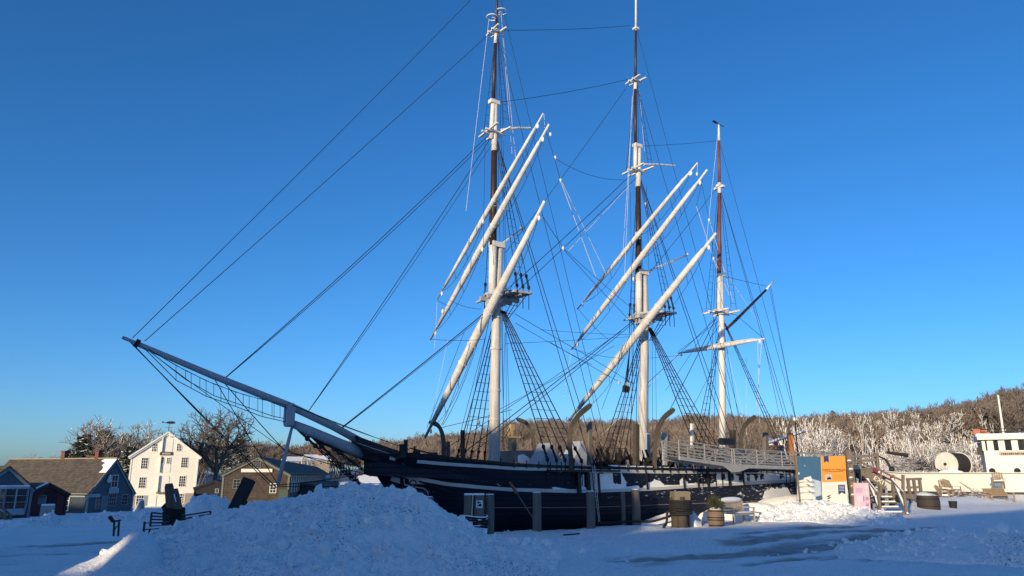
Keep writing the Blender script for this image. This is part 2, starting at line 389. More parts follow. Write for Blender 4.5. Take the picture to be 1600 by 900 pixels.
# ---------------------------------------------------------------- snow heaps: polar patches whose crest follows a measured outline
_t = (1 + 5 ** .5) / 2; _n = (1 + _t * _t) ** .5
ICO_V = [(x / _n, y / _n, z / _n) for x, y, z in ((-1, _t, 0), (1, _t, 0), (-1, -_t, 0), (1, -_t, 0), (0, -1, _t), (0, 1, _t), (0, -1, -_t), (0, 1, -_t), (_t, 0, -1), (_t, 0, 1), (-_t, 0, -1), (-_t, 0, 1))]
ICO_F = [(0, 11, 5), (0, 5, 1), (0, 1, 7), (0, 7, 10), (0, 10, 11), (1, 5, 9), (5, 11, 4), (11, 10, 2), (10, 7, 6), (7, 1, 8), (3, 9, 4), (3, 4, 2), (3, 2, 6), (3, 6, 8), (3, 8, 9), (4, 9, 5), (2, 4, 11), (6, 2, 10), (8, 6, 7), (9, 8, 1)]
def heap(name, label, crest, Rm, wf, wb, rough=.10, res=.075, lump=.35, dirt_a=.8, seed=1, chunks=0, group=None, sharp=1.0):
    px = np.array([c[0] for c in crest], float); py = np.array([c[1] for c in crest], float)
    az = np.arctan((px - 800) / _F / (cpi - (450 - py) / _F * spi))
    el = np.arctan((450 - py) / _F) + R(PITCH)
    na = int((az[-1] - az[0]) * Rm / res) + 2; nr = int((wf + wb) / res) + 2
    a = np.linspace(az[0], az[-1], na); r = np.linspace(Rm - wf, Rm + wb, nr)
    Am, Rr = np.meshgrid(a, r)
    X = Rr * np.sin(Am); Y = Rr * np.cos(Am)
    base = H(X, Y, False)
    bc = H(Rm * np.sin(a), Rm * np.cos(a), False)
    top = EZ + Rm * np.tan(np.interp(a, az, el)) * np.cos(a) - bc          # height of the crest over the ground
    wob = fbm(X / 2.2, Y / 2.2, 3, seed + 40) * .9
    d = Rr - Rm + wob * np.minimum(1, np.abs(Rr - Rm))
    prof = np.where(d < 0, np.cos(np.clip(-d / wf, 0, 1) * math.pi / 2) ** 1.25, np.cos(np.clip(d / wb, 0, 1) * math.pi / 2) ** 1.1)
    k = np.clip(top, 0, 9)[None, :] * prof
    n1 = ridged(X / (lump * 2.2), Y / (lump * 2.2), 4, seed) ; n2 = fbm(X / .22, Y / .22, 3, seed + 7)
    n3 = ridged(X / .16, Y / .16, 2, seed + 21)
    Z = base + k + (rough * 1.5 * (n1 - .25) + rough * .8 * n2 + rough * .45 * n3) * np.clip(k * 3, 0, 1)
    edge = np.minimum(np.minimum(Am - a[0], a[-1] - Am) * Rm, np.minimum(Rr - r[0], r[-1] - Rr))
    Z = Z - .30 * sstep(.35, 0, edge) - .10 * sstep(.06, 0, k)
    dm = np.clip(dirt_a * (.45 + 1.9 * fbm(X / 1.3, Y / 1.3, 3, seed + 3)), 0, 1)
    o = grid_mesh(name, X, Y, Z, ground_m, dict(ice=np.zeros_like(X), wood=np.zeros_like(X), dirt=dm))
    if chunks:                                                              # broken clods lying on the heap, joined to its mesh
        rnd = random.Random(seed); V = [tuple(p) for p in np.stack([X.ravel(), Y.ravel(), Z.ravel()], 1)]; F = []; D = list(dm.ravel())
        for _ in range(chunks):
            i = rnd.randrange(2, nr - 2); j = rnd.randrange(2, na - 2)
            if k[i, j] < .04 and rnd.random() < .8: continue
            big = rnd.random() < .02
            s_ = rnd.uniform(.10, .20) if big else rnd.choice((.015, .02, .025, .03, .035, .045, .07)) * rnd.uniform(.7, 1.5) * (1.0 if res < .08 else 1.4)
            E_ = Euler((rnd.random() * 6, rnd.random() * 6, rnd.random() * 6)).to_matrix(); c_ = Vector((X[i, j], Y[i, j], Z[i, j] + s_ * .3)); o0 = len(V)
            d3 = (1, rnd.uniform(.6, 1), rnd.uniform(.5, .9))
            for v in ICO_V: V.append(tuple(c_ + E_ @ Vector((v[0] * d3[0] + rnd.uniform(-.25, .25), v[1] * d3[1] + rnd.uniform(-.25, .25), v[2] * d3[2])) * s_)); D.append(0.0)
            F += [tuple(q + o0 for q in f) for f in ICO_F]
        me = o.data; F0 = np.empty(len(me.loops), np.int32); me.loops.foreach_get("vertex_index", F0); nq = len(F0) // 4
        m2 = bpy.data.meshes.new(name); m2.vertices.add(len(V)); m2.vertices.foreach_set("co", np.array(V, np.float32).ravel())
        li = np.concatenate([F0, np.array(F, np.int32).ravel()]); m2.loops.add(len(li)); m2.loops.foreach_set("vertex_index", li)
        m2.polygons.add(nq + len(F)); m2.polygons.foreach_set("loop_start", np.concatenate([np.arange(nq) * 4, nq * 4 + np.arange(len(F)) * 3]).astype(np.int32))
        m2.polygons.foreach_set("loop_total", np.concatenate([np.full(nq, 4), np.full(len(F), 3)]).astype(np.int32)); m2.polygons.foreach_set("use_smooth", np.concatenate([np.ones(nq, bool), np.zeros(len(F), bool)]))
        m2.update(calc_edges=True); at_ = m2.attributes.new("dirt", 'FLOAT', 'POINT'); at_.data.foreach_set("value", np.array(D, np.float32)); m2.materials.append(ground_m); o.data = m2
    tag(o, label, "snow pile", group); return o

heap("snow_pile", "huge rough heap of ploughed snow piled up in front of the ship's bow",
     [(120, 905), (150, 892), (190, 868), (240, 838), (300, 816), (345, 803), (400, 788), (450, 783), (480, 775), (520, 767), (545, 761), (568, 764), (590, 761), (616, 766),
      (640, 771), (658, 777), (672, 786), (690, 799), (715, 811), (740, 827), (770, 843), (800, 851), (850, 862), (900, 876), (960, 896), (1000, 905)],
     20.5, 5.6, 4.2, rough=.10, res=.045, lump=.22, seed=2, chunks=3000)
heap("snow_drift", "low smooth drift catching a patch of sunlight, left of the huge snow heap",
     [(60, 912), (95, 895), (130, 882), (160, 868), (185, 848), (205, 832), (222, 829), (240, 840), (260, 868), (275, 900)], 18.2, 2.2, 1.6, rough=.025, res=.06, lump=.9, dirt_a=.1, seed=5, chunks=25)
heap("snow_pile", "snow heap behind the rope-wrapped timber posts, in front of the white gabled house",
     [(270, 812), (285, 796), (300, 781), (318, 775), (340, 776), (360, 783), (385, 790), (420, 800), (450, 812)], 42, 4, 4, rough=.12, res=.14, lump=.6, seed=9, chunks=250)
heap("snow_bank", "long ploughed snow bank at the foot of the grey and red shops",
     [(-60, 830), (0, 818), (30, 814), (60, 810), (82, 803), (90, 808), (130, 805), (160, 803), (200, 799), (240, 797), (280, 800), (300, 806)], 50, 3.5, 2.5, rough=.13, res=.16, lump=.6, seed=11, chunks=300)
heap("snow_bank", "broken sunlit snow bank with icy lumps between the slatted bench and the stairs",
     [(1150, 820), (1180, 808), (1195, 797), (1215, 790), (1232, 786), (1250, 787), (1275, 783), (1300, 787), (1330, 792), (1360, 799), (1385, 804), (1420, 808)], 40, 2.6, 1.8, rough=.12, res=.07, lump=.32, seed=13, chunks=1500, dirt_a=.1)
heap("snow_bank", "smooth rounded snow bank against the ship's side behind the slatted bench",
     [(1075, 808), (1100, 797), (1130, 790), (1160, 788), (1180, 782), (1205, 777), (1235, 773), (1262, 774), (1290, 778), (1325, 786), (1350, 797)], 43.0, 2.4, 1.3, rough=.03, res=.10, lump=.9, seed=17, dirt_a=.05)
heap("snow_bank", "smooth snow bank between the capped bollard and the ship's side",
     [(978, 822), (1000, 815), (1025, 807), (1050, 800), (1075, 797), (1095, 800)], 35.2, 1.3, .7, rough=.03, res=.08, lump=.8, seed=27, dirt_a=.05)
heap("snow_bank", "smooth snow bank behind the barrel planter, against the ship's side",
     [(1075, 806), (1090, 797), (1115, 791), (1150, 787), (1185, 785), (1215, 790)], 39.5, 1.1, .7, rough=.03, res=.08, lump=.8, seed=28, dirt_a=.05)
heap("snow_bank", "low ridge of ploughed snow along the quay edge below the black hull",
     [(690, 838), (730, 834), (775, 832), (800, 829), (850, 832), (900, 829), (930, 831), (955, 838)], 30.4, 1.0, .8, rough=.07, res=.07, lump=.35, seed=19, chunks=300, dirt_a=.2)
heap("snow_bank", "low crumbly row of ploughed snow across the shaded foreground on the right",
     [(1180, 905), (1250, 872), (1330, 850), (1420, 836), (1480, 830), (1560, 832), (1650, 838), (1700, 850)], 24.5, 2.6, 2.2, rough=.10, res=.07, lump=.4, seed=23, chunks=900, dirt_a=.7)

# ================================================================== THE SHIP  (local x = aft, y = starboard, z = up)
ship = thing("whaling_ship", "large black-hulled three-masted wooden sailing ship with white spars moored at the snowy quay", "sailing ship",
             (FX, FY, 0), SHIP_ROT, local=True)
def ip(tab, s):
    return float(np.interp(s, [t[0] for t in tab], [t[1] for t in tab]))
RAIL = [(-6.9, 3.05), (-6.0, 2.93), (-5.2, 2.88), (-4, 2.82), (-2.8, 2.70), (-1.5, 2.58), (0, 2.51), (4, 2.44), (8, 2.39), (12.5, 2.40), (18, 2.42), (22, 2.6)]
UPS = [(-5.0, 2.63), (-4, 2.53), (-1.5, 2.37), (3.9, 2.26), (8, 2.23), (21.5, 2.25)]
LOWS = [(-6.35, 2.56), (-5.7, 2.24), (-5.06, 2.01), (-3.8, 1.74), (-2.4, 1.60), (-1.36, 1.52), (1.6, 1.43), (5.4, 1.46), (9.9, 1.61), (17.3, 1.78), (21.5, 2.0)]
def stem(z):
    return -6.3 + (2.54 - z) * (.75 if z < 2.54 else .55) + (max(0, .6 - z) ** 2 * .25)
def HB(s, z):
    st = stem(z); t = min(1, max(0, (s - st) / 8.5))
    b = 3.7 * max(0, (1 - (1 - t) ** 2.3)) ** .75
    if s > 11: b *= 1 - .30 * ((s - 11) / 10.5) ** 2
    if z < .6: b *= 1 - .05 * (.6 - z) ** 2
    return b
NU, NV = 70, 14
def hullpt(i, j, side, inset=0.0):
    u = (i / NU) ** 1.35; s0 = -6.3 + 27.8 * u; zt = ip(RAIL, s0)
    z = -1.5 + (zt + 1.5) * j / NV
    st = stem(z); s = st + (21.5 - st) * u
    return Vector((s, side * max(.03, HB(s, z) - inset), z))
hull_m = mat("black_hull_paint", (.006, .011, .027), (.012, .017, .032), 1.6, .55, bump=.25, bscale=6, stretch=(.35, 1, 2.2), spec=.25)
def hull_snow(m):
    """wind-packed snow and frost stuck to the after part of the planking"""
    n = m.node_tree.nodes; l = m.node_tree.links; b = n["Principled BSDF"]; src = b.inputs["Base Color"].links[0].from_socket
    tc = n.new("ShaderNodeTexCoord"); sx = n.new("ShaderNodeSeparateXYZ"); l.new(tc.outputs["Object"], sx.inputs[0])
    mp = n.new("ShaderNodeMapping"); mp.inputs["Scale"].default_value = (1.3, 1.3, 4.5); l.new(tc.outputs["Object"], mp.inputs[0])
    nz = n.new("ShaderNodeTexNoise"); nz.inputs["Scale"].default_value = 2.2; nz.inputs["Detail"].default_value = 10; nz.inputs["Roughness"].default_value = .68; l.new(mp.outputs[0], nz.inputs[0])
    mr = n.new("ShaderNodeMapRange"); mr.inputs["From Min"].default_value = 1.0; mr.inputs["From Max"].default_value = 15.0; mr.inputs["To Min"].default_value = -.02; mr.inputs["To Max"].default_value = .085; l.new(sx.outputs[0], mr.inputs[0])
    mz = n.new("ShaderNodeMapRange"); mz.inputs["From Min"].default_value = .1; mz.inputs["From Max"].default_value = 1.2; mz.inputs["To Min"].default_value = -.08; mz.inputs["To Max"].default_value = .03; l.new(sx.outputs[2], mz.inputs[0])
    a1 = n.new("ShaderNodeMath"); a1.operation = 'ADD'; l.new(nz.outputs[0], a1.inputs[0]); l.new(mr.outputs[0], a1.inputs[1])
    a2 = n.new("ShaderNodeMath"); a2.operation = 'ADD'; l.new(a1.outputs[0], a2.inputs[0]); l.new(mz.outputs[0], a2.inputs[1])
    r = n.new("ShaderNodeValToRGB"); r.color_ramp.elements[0].position = .672; r.color_ramp.elements[1].position = .715; l.new(a2.outputs[0], r.inputs[0])
    mx = n.new("ShaderNodeMixRGB"); l.new(r.outputs[0], mx.inputs[0]); l.new(src, mx.inputs[1]); mx.inputs[2].default_value = (.80, .80, .82, 1)
    l.new(mx.outputs[0], b.inputs["Base Color"])
hull_snow(hull_m)
def plank_seams(m, pitch=.21):
    n = m.node_tree.nodes; l = m.node_tree.links; b = n["Principled BSDF"]; prev = b.inputs["Normal"].links[0].from_socket
    tc = n.new("ShaderNodeTexCoord"); sx = n.new("ShaderNodeSeparateXYZ"); l.new(tc.outputs["Object"], sx.inputs[0])
    sag = n.new("ShaderNodeMath"); sag.operation = 'MULTIPLY_ADD'; sag.inputs[1].default_value = .012; l.new(sx.outputs[0], sag.inputs[0]); l.new(sx.outputs[2], sag.inputs[2])
    d = n.new("ShaderNodeMath"); d.operation = 'DIVIDE'; d.inputs[1].default_value = pitch; l.new(sag.outputs[0], d.inputs[0])
    f = n.new("ShaderNodeMath"); f.operation = 'FRACT'; l.new(d.outputs[0], f.inputs[0])
    r = n.new("ShaderNodeValToRGB"); r.color_ramp.elements[0].position = .0; r.color_ramp.elements[1].position = .12; l.new(f.outputs[0], r.inputs[0])
    bp = n.new("ShaderNodeBump"); bp.inputs["Strength"].default_value = .9; bp.inputs["Distance"].default_value = .02; l.new(r.outputs[0], bp.inputs["Height"]); l.new(prev, bp.inputs["Normal"]); l.new(bp.outputs[0], b.inputs["Normal"])
plank_seams(hull_m)
mb = MB(); idx = {}
for side in (-1, 1):
    for i in range(NU + 1):
        for j in range(NV + 1): idx[(side, i, j)] = len(mb.v); mb.v.append(tuple(hullpt(i, j, side)))
    for i in range(NU):
        for j in range(NV):
            q = (idx[(side, i, j)], idx[(side, i + 1, j)], idx[(side, i + 1, j + 1)], idx[(side, i, j + 1)])
            mb.f.append(q if side == -1 else q[::-1]); mb.m.append(0)
for j in range(NV):                                                   # stern
    mb.f.append((idx[(-1, NU, j)], idx[(1, NU, j)], idx[(1, NU, j + 1)], idx[(-1, NU, j + 1)])); mb.m.append(0)
for side in (-1, 1):                                                  # cap rail and bulwark inside
    for i in range(NU):
        a, b = hullpt(i, NV, side), hullpt(i + 1, NV, side); ai, bi = hullpt(i, NV, side, .22), hullpt(i + 1, NV, side, .22)
        d = Vector((0, 0, -.85))
        for q in ((a, b, bi, ai), (ai, bi, bi + d, ai + d)):
            mb.poly([p + Vector((0, 0, .003)) for p in (q if side == 1 else q[::-1])])
hull = mb.build("hull", hull_m, ship, smooth=True)
mb = MB()
for i in range(NU):
    a, b = hullpt(i, NV, -1, .2), hullpt(i + 1, NV, -1, .2); c, d = hullpt(i + 1, NV, 1, .2), hullpt(i, NV, 1, .2)
    mb.poly([p - Vector((0, 0, .8)) for p in (a, b, c, d)])
mb.build("deck", mat("deck_under_snow", (.85, .85, .88), (.78, .79, .82), 2, .7, bump=.5, bscale=4), ship)

def strake(tab, s0, s1, h, proud, side=-1, n=90, raise_=0.0, drop=None):
    mb = MB(); prev = None
    for k in range(n + 1):
        s = s0 + (s1 - s0) * k / n; z = ip(tab, s) + raise_
        p = []
        for zz, o in ((z - h / 2, -.02), (z - h / 2, proud), (z + h / 2, proud * .8), (z + h / 2, -.02)): p.append((s, side * (max(.0, HB(s, zz)) + o), zz))
        o = len(mb.v); mb.v.extend(p)
        if prev is not None:
            for a, b in ((0, 1), (1, 2), (2, 3)): mb.f.append((prev + a, prev + b, o + b, o + a)); mb.m.append(0)
        else: mb.f.append((o, o + 1, o + 2, o + 3)); mb.m.append(0)
        prev = o
    mb.f.append((prev + 3, prev + 2, prev + 1, prev)); mb.m.append(0)
    return mb
stripe_m = mat("aged_white_stripe", (.62, .60, .57), (.44, .43, .42), 2.2, .6, stretch=(.5, 1, 1), contrast=.3)
for side in (-1, 1):
    strake(UPS, -5.0, 21.4, .125, .05, side).build("stripe", stripe_m, ship)
    strake(LOWS, -6.33, 21.4, .14, .07, side).build("stripe", stripe_m, ship)
strake([(-5, .84), (-1.7, .81), (2.3, .76), (21, .8)], -2.6, 21, .03, .012).build("stripe", mat("dull_red_line", (.30, .17, .16), (.22, .14, .14), 3, .6), ship).name = "waterline_stripe"
strake(RAIL, -6.2, 21.4, .10, .07, -1, raise_=-.04).build("rail_moulding", blackp, ship)
# snow lying on the mouldings and stuck between them
rnd = random.Random(4); mb = MB()
def ledge(tab, s0, s1, amp, step=.16):
    prev = None; k = 0; s = s0
    while s < s1:
        h = max(.0, amp * (.35 + 1.3 * float(fbm(np.array([s * .8]), np.array([3.3]), 3, 55)[0]))); zb = ip(tab, s) + .06
        y = -(HB(s, zb)); p = [(s, y - .062, zb), (s, y - .045, zb + h * .5), (s, y - .004, zb + h + .01), (s, y + .02, zb + h + .01)]
        o = len(mb.v); mb.v.extend(p)
        if prev is not None:
            for a in range(3): mb.f.append((prev + a, prev + a + 1, o + a + 1, o + a)); mb.m.append(0)
        prev = o; s += step
ledge(LOWS, .4, 5.4, .14); ledge(LOWS, 6.8, 21, .13); ledge(UPS, 3.6, 12, .13); ledge(UPS, 13, 21, .09); ledge([(a, b - .02) for a, b in RAIL], 3.5, 9, .05)
mb.build("snow_ledge", snow_m, ship, smooth=True)
# packed snow sheets on the topsides between the mouldings
def sheet(s0, s1, zl, zh, holes, seed, step=.05):
    mb = MB(); ns = int((s1 - s0) / step); nz = 14; rn = random.Random(seed)
    for i in range(ns):
        for j in range(nz):
            s = s0 + (i + .5) * step; f = (j + .5) / nz
            edge = .16 + .9 * float(fbm(np.array([s * 1.7]), np.array([seed * 1.0]), 3, seed)[0])
            top = 1 - max(0, .55 * float(fbm(np.array([s * 2.3]), np.array([seed + 9.0]), 3, seed)[0]) + holes(s))
            en = min((s - s0), (s1 - s)) / .5
            if f > top * min(1, .35 + en): continue
            q = []
            for ds, dj in ((0, 0), (1, 0), (1, 1), (0, 1)):
                ss = s0 + (i + ds) * step; zl_, zh_ = ip(zl[0], ss) + zl[1], ip(zh[0], ss) + zh[1]
                z = zl_ + (zh_ - zl_) * (j + dj) / nz
                q.append((ss, -(HB(ss, z) + .012 + .02 * (1 - (j + dj) / nz)), z))
            mb.poly(q)
    return mb
lo = (LOWS, .07); hi = (UPS, -.065)
sheet(1.6, 4.6, lo, hi, lambda s: .75 if 2.05 < s < 2.3 or 3.75 < s < 4.25 else 0.05, 3).build("snow_sheet", snow_m, ship)
sheet(5.6, 7.0, lo, hi, lambda s: .62, 5).build("snow_sheet", snow_m, ship)
sheet(8.1, 8.7, lo, hi, lambda s: .1, 6).build("snow_sheet", snow_m, ship)
sheet(10.6, 14.2, lo, hi, lambda s: .75 * (math.sin(s * 9) > .35), 7).build("snow_sheet", snow_m, ship)
sheet(14.2, 19.8, lo, hi, lambda s: .8 * (math.sin(s * 3.1) > .8), 8).build("snow_sheet", snow_m, ship)
sheet(14.6, 17.6, ([(0, .9), (30, .9)], 0), (LOWS, -.09), lambda s: .3, 9).build("snow_sheet", snow_m, ship)

# bow details
mb = MB()
for a, b, c, d in (((612, 744), (625, 747), (625, 756), (610, 751)), ((638, 748), (662, 753), (664, 757), (640, 756)), ((609, 713), (618, 716), (617, 720), (608, 718))):
    q = []
    for p in (a, b, c, d):
        wv = 1.0
        for _ in range(30): v = C(p[0], p[1], wv); wv = .5 * wv + .5 * (HB(v.x, v.z) + .03)
        q.append(C(p[0], p[1], wv))
    mb.poly(q)
mb.build("hawse_plate", stripe_m, ship)
mb = MB()
pts = []
for p in ((631, 748), (632, 757), (650, 761), (662, 763), (668, 768), (669, 773)):
    wv = 1.5
    for _ in range(30): v = C(p[0], p[1], wv); wv = .5 * wv + .5 * (HB(v.x, v.z) + .04)
    pts.append(C(p[0], p[1], wv))
mb.tube(pts, .022, 5); mb.build("hawse_plate", stripe_m, ship).name = "anchor_bracket"
mb = MB()                                                             # the catted anchor, iron, hanging at the bow
ac = [];
for p in ((645, 764), (645, 790)):
    v = C(p[0], p[1], 1.9); ac.append(v)
mb.tube(ac, .06, 7); mb.bar(ac[0] + Vector((-.55, 0, -.12)), ac[0] + Vector((.55, 0, -.12)), .14)
arm = [ac[1] + Vector((-.55, 0, .35)), ac[1] + Vector((-.32, 0, .08)), ac[1], ac[1] + Vector((.32, 0, .08)), ac[1] + Vector((.55, 0, .35))]
mb.tube(arm, [.03, .06, .08, .06, .03], 7)
mb.tube([ac[0] + Vector((.14 * math.cos(t), 0, .2 + .14 * math.sin(t))) for t in [i * math.pi / 6 for i in range(13)]], .025, 5)
mb.build("anchor", iron, ship)
def chain(a, b, nlink, r, sag=0.0):
    mb = MB(); a = Vector(a); b = Vector(b)
    for k in range(nlink):
        t0, t1 = (k - .15) / nlink, (k + 1.15) / nlink
        f = lambda t: a.lerp(b, t) - Vector((0, 0, sag * 4 * t * (1 - t)))
        p, q = f(max(0, t0)), f(min(1, t1)); d = (q - p).normalized(); u = d.orthogonal().normalized()
        if k % 2: u = d.cross(u)
        L = (q - p).length / 2; c = (p + q) / 2
        mb.tube([c + d * L * math.cos(x) + u * r * 2.2 * math.sin(x) for x in [i * math.pi / 4 for i in range(9)]], r, 4, caps=False)
    return mb
def onhull(px, py, off=.05):
    wv = 1.5
    for _ in range(40): v = C(px, py, wv); wv = .5 * wv + .5 * (HB(v.x, v.z) + off)
    return C(px, py, wv)
chain(onhull(655, 752, .08), onhull(704, 769, .10), 20, .018).build("anchor_chain", iron, ship)

# bowsprit and jibboom, white spars with their shade put into a grey-blue colour
mb = MB(); mb.tube([C(455, 661), C(482, 673), C(540, 698), C(566, 709)], [.14, .195, .225, .235], 14)
mb.build("bowsprit", grey_shade_paint, ship, smooth=True)
mb = MB(); mb.tube([C(191, 527), C(213, 536), C(214, 537), C(330, 586), C(452, 634), C(520, 666), C(560, 688)], [.06, .065, .09, .125, .145, .155, .16], 12)
jb = mb.build("jibboom", grey_shade_paint, ship, smooth=True)
mb = MB(); mb.tube([C(211, 535), C(217, 538)], .15, 10); mb.build("boom_iron", iron, jb)
mb = MB()                                                             # black beakhead that houses the heel of the spars
a = [C(552, 681), C(600, 699), C(636, 712), C(662, 716)]; b = [C(567, 717), C(583, 723), C(610, 735), C(650, 730)]
for k, hw in ((0, .40), (1, .75), (2, 1.3), (3, 1.7)): pass
secs = []
for p, q, hw in zip(a, b, (.50, .6, 1.0, 1.45)):
    m_ = (p + q) / 2
    secs.append([p + Vector((0, -hw * .55, 0)), p + Vector((0, hw * .55, 0)), m_ + Vector((0, hw, -.05)), q + Vector((0, hw * .8, 0)), q + Vector((0, -hw * .8, 0)), m_ + Vector((0, -hw, -.05))])
for k in range(3):
    for j in range(6): mb.poly([secs[k][j], secs[k][(j + 1) % 6], secs[k + 1][(j + 1) % 6], secs[k + 1][j]])
mb.poly(secs[0][::-1]); mb.poly(secs[-1]); mb.build("beakhead", blackp, ship)
mb = MB(); mb.rope(C(558, 692, .55), C(632, 717, .98), .012); mb.build("trim_line", stripe_m, ship)
cpv, cpw = C(452, 630), C(452, 667)
mb = MB(); m0 = (cpv + cpw) / 2; hgt = (cpv.z - cpw.z) * 1.0
prof = [(-.5, .62), (-.44, .85), (-.3, 1), (.3, 1), (.44, .85), (.5, .62)]
ring = [[Vector((m0.x + sx_ * .145 * f, sy_ * .24 * f, m0.z + t * hgt)) for sx_, sy_ in ((-1, -1), (1, -1), (1, 1), (-1, 1))] for t, f in prof]
for k in range(5):
    for j in range(4): mb.poly([ring[k][j], ring[k][(j + 1) % 4], ring[k + 1][(j + 1) % 4], ring[k + 1][j]])
mb.poly(ring[0][::-1]); mb.poly(ring[-1]); mb.build("bowsprit_cap", grey_shade_paint, ship)
ds0, ds1 = C(456, 668), C(434, 758)
mb = MB(); mb.tube([ds0, ds0.lerp(ds1, .5), ds1], [.055, .088, .075], 8); mb.build("dolphin_striker", grey_shade_paint, ship, smooth=True)
mb = MB()                                                             # cheek timber under the bowsprit
mb.tube([C(466, 668), C(500, 690), C(560, 712), C(580, 724)], [.05, .09, .10, .06], 6); mb.build("cheek_rail", blackp, ship)
for p, q in (((466, 672), (553, 752)), ((490, 685), (566, 760)), ((512, 694), (573, 738))):
    a, b = C(*p), C(*q); m1 = a.lerp(b, .35)
    mb = MB(); mb.tube([a, m1], .05, 6); mb.ball(a.lerp(b, .16), .11); mb.ball(a.lerp(b, .30), .10)
    cc = chain(m1, b + (b - a) * .12, 12, .024); mb.add(cc.v, cc.f); mb.build("bobstay", iron, ship)
T = lambda p, q, r=.02, sag=0.0, w0=0.0, w1=None, nm="stay", m=tar: MB().rope(C(*p, w0), C(*q, w0 if w1 is None else w1), r, sag).build(nm, m, ship)
jm = [((203, 534), (432, 762), .02), ((208, 538), (428, 764), .016), ((336, 594), (434, 757), .016), ((350, 598), (447, 707), .018), ((228, 545), (447, 704), .012)]
for p, q, r in jm: T(p, q, r, .04 if p[0] < 230 else .02, nm="martingale_stay")
for p, q in (((447, 704), (575, 742)), ((448, 707), (560, 728)), ((434, 758), (566, 742)), ((434, 760), (640, 758))): T(p, q, .016, .02, 0, .6, nm="martingale_backstay")
for off, ypts in ((.35, [(222, 541), (275, 594), (322, 619), (368, 635), (410, 651), (446, 659)]), (-.35, [(230, 546), (290, 593), (334, 618), (380, 634), (425, 650), (450, 655)])):
    mb = MB(); P_ = [C(x, y, off * (0.2 + i * .16)) for i, (x, y) in enumerate(ypts)]; mb.tube(P_, .014, 4, caps=False)
    Q_ = [C(x, 540 + (x - 222) * .410 + 14 * math.sin((x - 222) / 228 * math.pi), off * (.2 + i * .16)) for i, (x, y) in enumerate(ypts)]
    mb.tube(Q_, .012, 4, caps=False)
    for i in range(1, 6):
        for t in (0, .5):
            if i + t > 5: continue
            k = int(i + t); f = (i + t) - k
            a = P_[k].lerp(P_[min(5, k + 1)], f); b = Q_[k].lerp(Q_[min(5, k + 1)], f); mb.rope(a, b, .010)
    mb.build("footrope", tar, ship)
for o_ in (.25, -.25):                                                # lifelines from the cap to the forecastle
    mb = MB(); mb.rope(C(457, 633, o_), C(640, 703, o_ * 3), .014, .03); mb.rope(C(457, 633, o_), C(606, 690, o_ * 2), .012, .06)
    mb.build("lifeline", tar, ship)
mb = MB()                                                             # catheads, windlass bitts and rail clutter on the forecastle
for px, py, h_, ww in ((628, 712, 18, .16), (634, 711, 24, .12), (644, 716, 9, .3), (651, 716, 12, .22), (664, 717, 8, .35), (676, 716, 9, .3), (690, 719, 8, .25)):
    a = C(px, py + 3, .9); b = C(px, py - h_, .9); mb.bar(a, b, ww, ww)
mb.bar(C(640, 700, 1.2), C(690, 713, 1.9), .06); mb.bar(C(648, 715, 1.2), C(648, 697, 1.2), .06)
mb.build("windlass_bitts", mat("dark_snowy_iron", (.015, .015, .017), (.03, .028, .026), 5, .7, snow=.45), ship)
mb = MB(); a = C(622, 716, 1.2); mb.bar(a, a + Vector((-.3, -1.0, .12)), .22); mb.build("cathead", blackp, ship)
a = C(790, 727); tx = []
for k, (s_, sz) in enumerate((("CHARLES W. MORGAN", .13),)):
    s0, s1 = -.95, 1.15; zz = 2.43; y0, y1 = -(HB(s0, zz) + .03), -(HB(s1, zz) + .03)
    text("name_lettering", s_, .155, mat("dull_gilt", (.20, .17, .10), (.14, .12, .08), 8, .5), ship, ((s0 + s1) / 2, (y0 + y1) / 2 - .05, zz), (R(90), 0, math.atan2(y1 - y0, s1 - s0)), sx=1.05)

# ------------------------------------------------------------------ masts
def mastpart(name, secs, mats, parent, n=12):
    """secs: list of (photo points, radii, material index)"""
    mb = MB()
    for pts, rs, mi in secs: mb.tube([C(*p) for p in pts], rs, n, mi)
    return mb.build(name, mats, parent, smooth=True)
def cap_block(parent, px, py, sx_=.75, sy_=.40, sz=.26, name="mast_cap"):
    c = C(px, py); mb = MB(); mb.box(c, (sx_, sy_, sz)); return mb.build(name, spar, parent)
def platform(parent, px, py, half=1.4, fore=.75, aft=1.0, m=None, th=.11):
    c = C(px, py); mb = MB(); y = half
    po = [(-fore * .5, -y * .55), (-fore, 0), (-fore * .5, y * .55), (0, y * .9), (aft, y), (aft, -y), (0, -y * .9)]
    mb.ext([(c.x + a, b, c.z) for a, b in po], (0, 0, th))
    for yy in (-.3, .3): mb.box((c.x + .1, yy, c.z - .12), (fore + aft + .1, .14, .2))
    for xx in (-.35, .4): mb.box((c.x + xx, 0, c.z - .06), (.12, half * 1.8, .10))
    mb.box((c.x - .15, 0, c.z - .32), (.75, .62, .3))
    return mb.build("top_platform", m or grey_shade_paint, parent)
def crosstree(parent, px, py, half, tilt=0.0, name="crosstree", fore=.45):
    c = C(px, py); mb = MB()
    for xx in (-fore, fore * .8):
        mb.bar((c.x + xx, -half, c.z), (c.x + xx * .6, half, c.z), .09, .08)
    for yy in (-.17, .17): mb.bar((c.x - fore * 1.4, yy, c.z - .05), (c.x + fore * 1.3, yy, c.z - .05), .08, .10)
    return mb.build(name, spar, parent)

